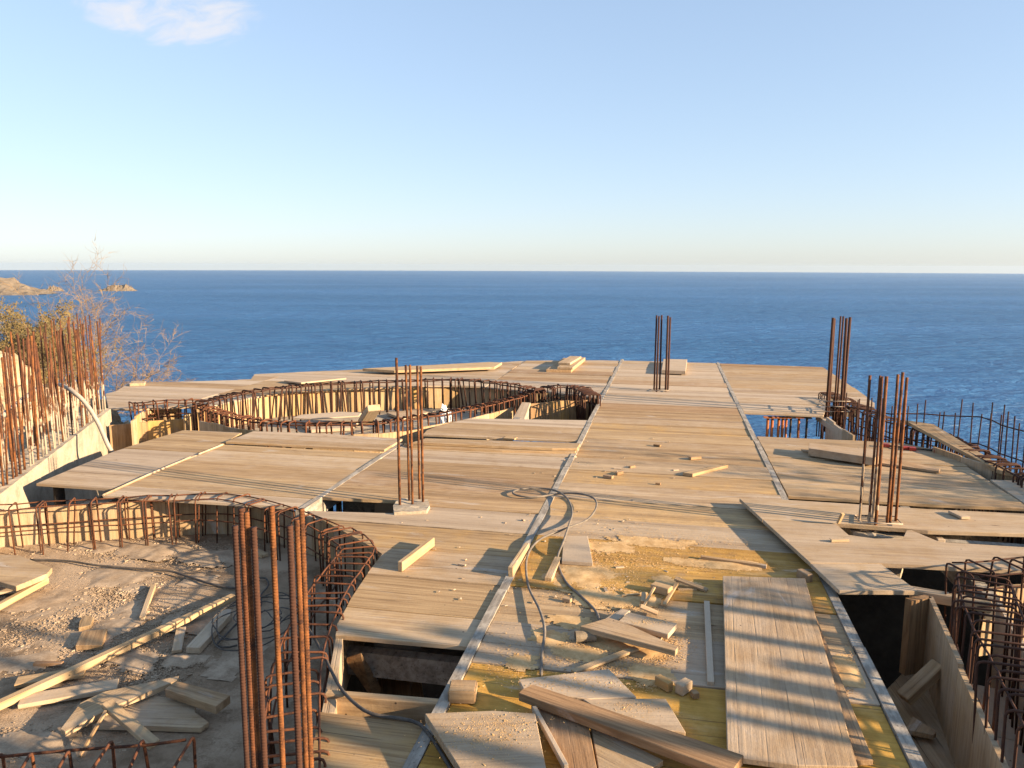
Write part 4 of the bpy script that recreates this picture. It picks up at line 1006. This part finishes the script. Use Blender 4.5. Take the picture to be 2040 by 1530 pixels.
for i, (x, w) in enumerate(((1530, 1), (1539, 1), (1552, 1), (1560, 1), (1567, .8), (1576, .8), (1592, .9), (1608, .8))):
    prop(('thin orange post, leftmost of the row in the far right opening', 'orange post right beside the leftmost of the row in the far right opening', 'orange post, first of the three close together in the far right opening', 'orange post, middle of the three close together in the far right opening', 'orange post, last of the three close together in the far right opening', 'dark post beside the three close orange posts in the far right opening', 'lone orange post between the two dark posts in the far right opening', 'dark post, rightmost of the row in the far right opening')[i], x, 831, -0.04, 0.020 * w, PROPMAT if i not in (5, 7) else DARK, z=-0.04)
for x, y, t in ((658, 1003, 'dark post nearest the joist in the small opening left of the slim column'), (675, 1003, 'pale concrete post in the small opening left of the slim column'), (705, 1005, 'dark post in the middle of the small opening left of the slim column'), (722, 1005, 'dark post nearest the grey beam in the small opening left of the slim column')):
    prop(t, x, y, -0.2, 0.03, DARK if x != 675 else CONCRETE, z=-0.35)
stick('grey concrete beam face inside the small opening by the slim column', (748, 1004), (792, 1008), 0.05, 0.3, -0.2, colour=(0, 1, 0), name='timber', cat='timber')
prop('thick dark post under the left deck corner', 120, 1005, -0.05, 0.05, DARK, z=-0.25)
board('ledge of pale concrete between the pool formwork and the left deck', [(135, 1013), (205, 987), (235, 990), (190, 1012)], -0.14, 0.15, (0, 1, 0), name='ledge', cat='ledge', mat=CONCRETE)
# left opening by the block
stick('beam closing the near side of the left opening', (650, 1404), (884, 1424), 0.05, 0.14, -0.06, colour=(0.3, 0.3, 0.3), name='timber', cat='timber')
board('upright form board along the left rim of the opening', [(668, 1272), (683, 1272), (668, 1420), (640, 1421)], -0.01, 0.5, (0.1, 0.6, 0.1), group=G, along=(0, 3))
board('dark board leaning down inside the left opening', [(690, 1310, -0.15), (720, 1300, -0.10), (760, 1370, -0.5), (745, 1390, -0.55)], -0.3, 0.03, (0.0, 0.2, 0.7), group=G)
board('brown sheet deep inside the left opening', [(760, 1300), (830, 1300), (850, 1420), (745, 1420)], -0.6, 0.03, (0.2, 0.2, 0.6), group=G)
# pit at right
stick('stout brace in the pit against the beam form', (1800, 1392), (1872, 1325), 0.09, 0.06, -0.40, -0.22, (0, 0.4, 0.3), name='timber', cat='timber')
board('triangular scrap lying in the right pit', [(1800, 1452), (1818, 1426), (1866, 1458), (1860, 1464)], -0.44, 0.03, (0, 0.4, 0.5), name='offcut', cat='offcut')

# ------------------------------------------------------------------ hose, cables
conduit('thin dusty hose looped across the middle strip', [V(x, y, z) for x, y, z in ((1078, 1345, .012), (1080, 1300, .014), (1085, 1255, .03), (1075, 1215, .03), (1052, 1165, .02), (1050, 1110, .03), (1075, 1075, .05), (1130, 1052, .06), (1170, 1035, .06), (1188, 1010, .06), (1182, 992, .06), (1150, 983, .05), (1110, 984, .03), (1070, 990, .03), (1035, 988, .03), (1021, 981, .03), (1040, 974, .03), (1080, 973, .03), (1108, 978, .04), (1130, 993, .05), (1140, 1020, .06), (1132, 1050, .075), (1122, 1080, .07), (1112, 1105, .03), (1112, 1125, .012), (1128, 1160, .012), (1160, 1190, .012), (1185, 1215, .012), (1194, 1234, .03), (1196, 1240, .02))], 0.0088, HOSE, 'hose', 'hose')
conduit('black cable draped over the left opening down to the bottom boards', [V(x, y, z) for x, y, z in ((600, 1236, -.1), (618, 1258, 0.0), (645, 1305, .02), (672, 1360, .02), (700, 1395, .02), (740, 1422, .02), (800, 1432, .02), (835, 1442, .02), (860, 1470, .02), (885, 1510, .02), (915, 1560, .02))], 0.0085, CABLE, 'cable', 'cable')
conduit('dark cable crossing the floor of the lower left pool', [V(x, y, FZ + .03) for x, y in ((60, 1115), (130, 1117), (200, 1127), (290, 1134), (340, 1138), (385, 1152), (430, 1166), (470, 1172))], 0.009, CABLE, 'cable', 'cable')
rr = random.Random(3)
pts = []
for i in range(60):
    a = i * 0.62; e = 0.16 + 0.10 * math.sin(i * 0.37)
    c0 = P(520, 1245, FZ + .03)
    pts.append(c0 + Vector((e * 1.1 * math.cos(a) + rr.uniform(-.05, .05), e * 1.6 * math.sin(a) + rr.uniform(-.05, .05), 0.02 + 0.05 * rr.random())))
conduit('tangled coil of thin black cables behind the near column', pts, 0.0045, CABLE, 'cable', 'cable')
conduit('loose loop of cable beside the tangled coil in the lower left pool', [V(x, y, FZ + .03) for x, y in ((500, 1160), (525, 1150), (535, 1165), (520, 1185), (518, 1210), (480, 1235), (440, 1275), (430, 1285), (450, 1290), (475, 1285))], 0.007, CABLE, 'cable', 'cable')

# ------------------------------------------------------------------ boards in the lower left pool
GL = 'timber on the floor of the lower left pool'
f = FZ
board('thick pale board with a cut corner at the left edge of the pool floor', [(-30, 1103), (38, 1106), (104, 1131), (94, 1143), (32, 1168), (-30, 1150)], f + 0.17, 0.04, (0.15, 0.45, 0.05), group=GL, along=(0, 1))
stick('square batten under the thick pale board at the left edge', (-10, 1213), (93, 1156), 0.045, 0.045, f + 0.05, colour=(0.4, 0.3, 0.0), group=GL)
stick('grey board end below the thick pale board at the left edge', (-40, 1180), (50, 1172), 0.12, 0.02, f + 0.03, colour=(0, 0.6, 0.2), group=GL)
stick('long yellow batten crossing the whole pool floor', (-30, 1418), (466, 1189), 0.05, 0.045, f + 0.05, f + 0.06, colour=(0.35, 0.35, 0.0), group=GL)
stick('short upright looking stick in the middle of the pool floor', (283, 1232), (306, 1167), 0.035, 0.03, f + 0.025, colour=(0.2, 0.5, 0.0), group=GL)
board('small flat offcut, further of two at the left of the pool floor', [(158, 1237), (168, 1225), (187, 1229), (181, 1245), (156, 1251)], f + 0.035, 0.03, (0.3, 0.3, 0.2), name='offcut', cat='offcut', group=GL)
board('reddish flat offcut, nearer of two at the left of the pool floor', [(150, 1286), (163, 1258), (214, 1252), (203, 1285)], f + 0.04, 0.035, (0.3, 0.2, 0.45), name='offcut', cat='offcut', group=GL)
board('grey layered board right of the long yellow batten', [(370, 1289), (440, 1214), (462, 1213), (458, 1225), (398, 1290)], f + 0.06, 0.045, (0.0, 0.7, 0.05), group=GL, along=(0, 1))
stick('thin scrap standing on end beside the grey layered board', (352, 1298), (361, 1252), 0.06, 0.02, f + 0.03, colour=(0.2, 0.5, 0.0), group=GL)
stick('thin board under the lower end of the yellow batten', (32, 1360), (170, 1338), 0.10, 0.025, f + 0.03, colour=(0.4, 0.3, 0.2), group=GL)
stick('brown chip of wood above the yellow batten', (68, 1322), (125, 1322), 0.03, 0.02, f + 0.02, colour=(0, 0.1, 0.9), name='offcut', cat='offcut')
stick('broad grey board along the lower end of the yellow batten', (40, 1398), (235, 1365), 0.12, 0.025, f + 0.03, colour=(0, 0.65, 0.1), group=GL)
board('wide board with a lit edge in the middle of the crossed pile', [(120, 1452), (160, 1400), (205, 1378), (357, 1346), (352, 1356), (232, 1404), (130, 1458)], f + 0.09, 0.03, (0.1, 0.5, 0.1), group=GL, along=(6, 4))
board('panel with a notched end beneath the crossed pile', [(183, 1444), (190, 1432), (310, 1385), (390, 1402), (388, 1420), (416, 1438), (400, 1450), (300, 1446)], f + 0.045, 0.03, (0.15, 0.55, 0.1), group=GL, along=(0, 6))
board('bundle of grooved planks at the right of the crossed pile', [(328, 1372), (352, 1355), (459, 1385), (430, 1407)], f + 0.12, 0.05, (0.0, 0.35, 0.4), group=GL, along=(1, 2))
stick('narrow board pointing at us from the crossed pile', (213, 1402), (308, 1484), 0.06, 0.03, f + 0.13, f + 0.08, (0.2, 0.4, 0.05), group=GL)
stick('thin rod leaning out of the crossed pile', (211, 1416), (158, 1508), 0.014, 0.014, f + 0.13, f + 0.02, (0.0, 0.4, 0.5), name='batten', group=GL)
stick('stub of board lying at the foot of the near column', (500, 1095), (528, 1107), 0.07, 0.03, f + 0.03, colour=(0.2, 0.5, 0.1), name='offcut', cat='offcut')

# ------------------------------------------------------------------ chips, sawdust, grit
def chips(name, mat, spots, z, seed, size=(0.004, 0.012), parent=None, flat=0.35):
    rr = random.Random(seed); vs, fs = [], []
    for x, y, rx, ry, n in spots:
        for _ in range(n):
            q = P(x + rr.gauss(0, rx * .5), y + rr.gauss(0, ry * .5), z)
            s = rr.uniform(*size) * (1.0 if rr.random() < .93 else 2.2)
            a = rr.uniform(0, 6.28)
            rot = Matrix.Rotation(a, 3, 'Z') @ Matrix.Rotation(rr.gauss(0, .35), 3, 'X')
            box_data(q.x, q.y, q.z + s * flat * .5, s * rr.uniform(1, 2.6), s * .8, s * flat, vs, fs, rot)
    return tag(place(name, mesh(name, vs, fs, mat)), kind='stuff')
def mounds(name, mat, spots, z, seed, step=0.016):
    """thin uneven heaps of dust: one height field with ragged edges"""
    vs, fs = [], []
    for k, (x, y, rx, ry, hgt) in enumerate(spots):
        c = P(x, y, z); ax = (P(x + rx, y, z) - c).length; ay = (P(x, y - ry, z) - P(x, y + ry, z)).length / 2
        nx, ny = int(2.4 * ax / step) + 1, int(2.4 * ay / step) + 1; idx = {}
        def hh(i, j):
            px, py = (i / nx - .5) * 2.4, (j / ny - .5) * 2.4
            wx, wy = c.x + px * ax, c.y + py * ay
            q = Vector((wx * 5, wy * 5, seed + k * 3.1))
            e = 1 - (px * px + py * py) ** 0.5
            return wx, wy, hgt * (e * 0.9 + 0.75 * noise.fractal(q, 1.0, 2.0, 6)) + 0.0015 * noise.noise(q * 14)
        g = [[hh(i, j) for j in range(ny + 1)] for i in range(nx + 1)]
        for i in range(nx):
            for j in range(ny):
                cs = [(i, j), (i + 1, j), (i + 1, j + 1), (i, j + 1)]
                if max(g[a][b][2] for a, b in cs) <= 0: continue
                f = []
                for ab in cs:
                    if ab not in idx: idx[ab] = len(vs); p = g[ab[0]][ab[1]]; vs.append((p[0], p[1], z + max(p[2], -0.004)))
                    f.append(idx[ab])
                fs.append(tuple(f))
    return tag(place(name, mesh(name, vs, fs, mat, True)), kind='stuff')
mounds('sawdust', SAWDUST, [(1165, 1148, 70, 28, 0.0070), (1215, 1190, 62, 20, 0.0070), (1268, 1195, 40, 14, 0.0154), (1240, 1283, 75, 17, 0.0098), (1290, 1300, 32, 13, 0.0112), (1300, 1345, 40, 16, 0.0084), (1460, 1125, 45, 9, 0.0098), (1205, 1090, 70, 12, 0.0042), (1150, 1303, 50, 16, 0.0042), (1090, 1270, 36, 14, 0.0035), (1395, 1120, 60, 8, 0.0042), (1300, 1080, 80, 8, 0.0028), (1340, 1160, 60, 10, 0.0042), (1690, 1335, 18, 26, 0.0056), (1040, 1320, 34, 14, 0.0028), (1130, 1240, 40, 12, 0.0042)], 0.0035, 2)
mounds('cement_dust', GRIT, [(300, 1095, 150, 14, .016), (420, 1110, 60, 14, .014), (230, 1150, 80, 18, .012), (90, 1200, 70, 26, .014), (370, 1315, 34, 15, .035), (260, 1225, 40, 22, .014), (250, 1310, 70, 20, .012), (390, 1240, 60, 16, .010), (60, 1310, 60, 24, .012), (420, 1160, 50, 12, .014), (80, 1480, 90, 20, .016), (200, 1260, 60, 18, .010), (480, 1300, 40, 40, .012)], FZ + 0.006, 5, 0.022)
K = 4
chips('sawdust', SAWDUST, [(x, y, a, b, c * K) for x, y, a, b, c in [(1180, 1150, 130, 40, 1500), (1150, 1110, 60, 30, 500), (1215, 1185, 90, 25, 900), (1250, 1275, 110, 30, 1500), (1300, 1300, 60, 22, 700), (1160, 1300, 90, 40, 500), (1270, 1205, 60, 18, 600), (1440, 1125, 70, 14, 700), (1360, 1085, 160, 24, 500), (1240, 1330, 80, 18, 500), (1020, 1320, 80, 60, 250), (1250, 1060, 200, 40, 300), (1290, 1360, 30, 14, 250), (1690, 1340, 20, 40, 250), (1250, 1120, 160, 30, 500)]], 0.004, 1, (0.0012, 0.0030))
chips('sawdust', SAWDUST, [(970, 1465, 110, 40, 900), (1000, 1440, 80, 20, 450)], 0.095, 2, (0.001, 0.003))
chips('sawdust', SAWDUST, [(1150, 1360, 120, 22, 900)], 0.050, 5, (0.001, 0.003))
chips('sawdust', SAWDUST, [(1270, 1410, 60, 18, 300)], 0.046, 6, (0.001, 0.003))
chips('sawdust', SAWDUST, [(1290, 1238, 50, 8, 300)], 0.075, 7, (0.001, 0.003))
chips('wood_chips', WOOD, [(1200, 940, 160, 60, 24), (1250, 1150, 300, 80, 30), (870, 1150, 160, 60, 10), (1050, 1050, 300, 40, 14), (1640, 900, 100, 20, 6), (1300, 850, 160, 60, 8)], 0.003, 3, (0.006, 0.014), flat=.4)
chips('grit', GRIT, [(x, y, a, b, c * K) for x, y, a, b, c in [(300, 1095, 240, 22, 1500), (120, 1170, 160, 40, 700), (150, 1240, 160, 50, 900), (250, 1270, 90, 40, 500), (370, 1310, 60, 18, 600), (290, 1350, 90, 40, 500), (60, 1300, 100, 40, 500), (230, 1175, 120, 30, 600), (420, 1110, 90, 22, 600), (350, 1200, 110, 30, 400), (100, 1480, 160, 30, 500)]], FZ + 0.002, 4, (0.002, 0.006), flat=.7)

# ------------------------------------------------------------------ outside the picture to the right: posts added to cast striped shade, and shrubs
def shading_posts():
    rr = random.Random(12); y = 0.35; n = 0
    while y < 3.7:
        w = rr.uniform(0.05, 0.13); h = rr.uniform(5.2, 5.8) if y < 2.6 else rr.uniform(4.6, 5.2)
        x = 6.6 + rr.uniform(-.15, .15)
        vs, fs = box_data(0, 0, h / 2, 0.08, w, h)
        tag(place('shade_post', mesh('shade_post', vs, fs, WOOD), (x, y, -2.95), None, Quaternion((1, 0, 0), rr.gauss(0, .006)), (0.1, 0.5, 0.3, 1)), 'unseen timber post added right of the deck to cast striped shade', 'post', 'shade posts added right of the deck')
        y += w + rr.choice((0.05, 0.08, 0.10, 0.16, 0.22))
shading_posts()
s1 = Vector((8.2, 4.25, -2.9))
shrub('dry shrub shading the grey boards from beyond the right edge of the site', s1, [((0.1, 0.1, 4.6), 0.04, True), ((-.3, .35, 4.4), 0.035, True), ((.2, -.45, 4.7), 0.035, True), ((0, .6, 4.5), .03, True), ((.4, .3, 4.9), .03, True), ((-.2, -.2, 5.0), .03, True)], 31, 0.95, levels=3, scale=1.8)
s2 = Vector((9.3, 7.3, -2.9))
shrub('dry shrub beyond the edge beam at the right of the site', s2, [((0.1, 0.1, 4.5), 0.04, True), ((-.3, .45, 4.3), 0.035, True), ((.2, -.5, 4.4), 0.035, True)], 33, 0.8, levels=3, scale=1.6)
def low_wall(label, x, y, sx, sy, z0, z1):  # walls added under the deck to keep light out and the openings dark
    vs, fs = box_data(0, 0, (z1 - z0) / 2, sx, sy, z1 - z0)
    tag(place('shade_wall', mesh('shade_wall', vs, fs, EARTH), (x, y, z0)), label, 'wall')
low_wall('long unseen wall added under the right side of the site to block the sun', 4.6, 4.2, 0.25, 10.0, -3.0, -0.75)
low_wall('unseen fill added under the lower left pool', -5.2, 2.7, 5.9, 5.6, -3.0, -0.46)
low_wall('cross wall added beneath the deck to keep the openings dark', -1.0, 9.3, 4.2, 0.2, -3.0, -0.33)
low_wall('taller cross wall added under the right deck to keep the gaps dark', 2.25, 9.3, 2.1, 0.2, -3.0, -0.2)
low_wall('short cross wall added under the edge beam to keep the gaps dark', 3.95, 9.3, 1.3, 0.2, -3.0, -0.42)
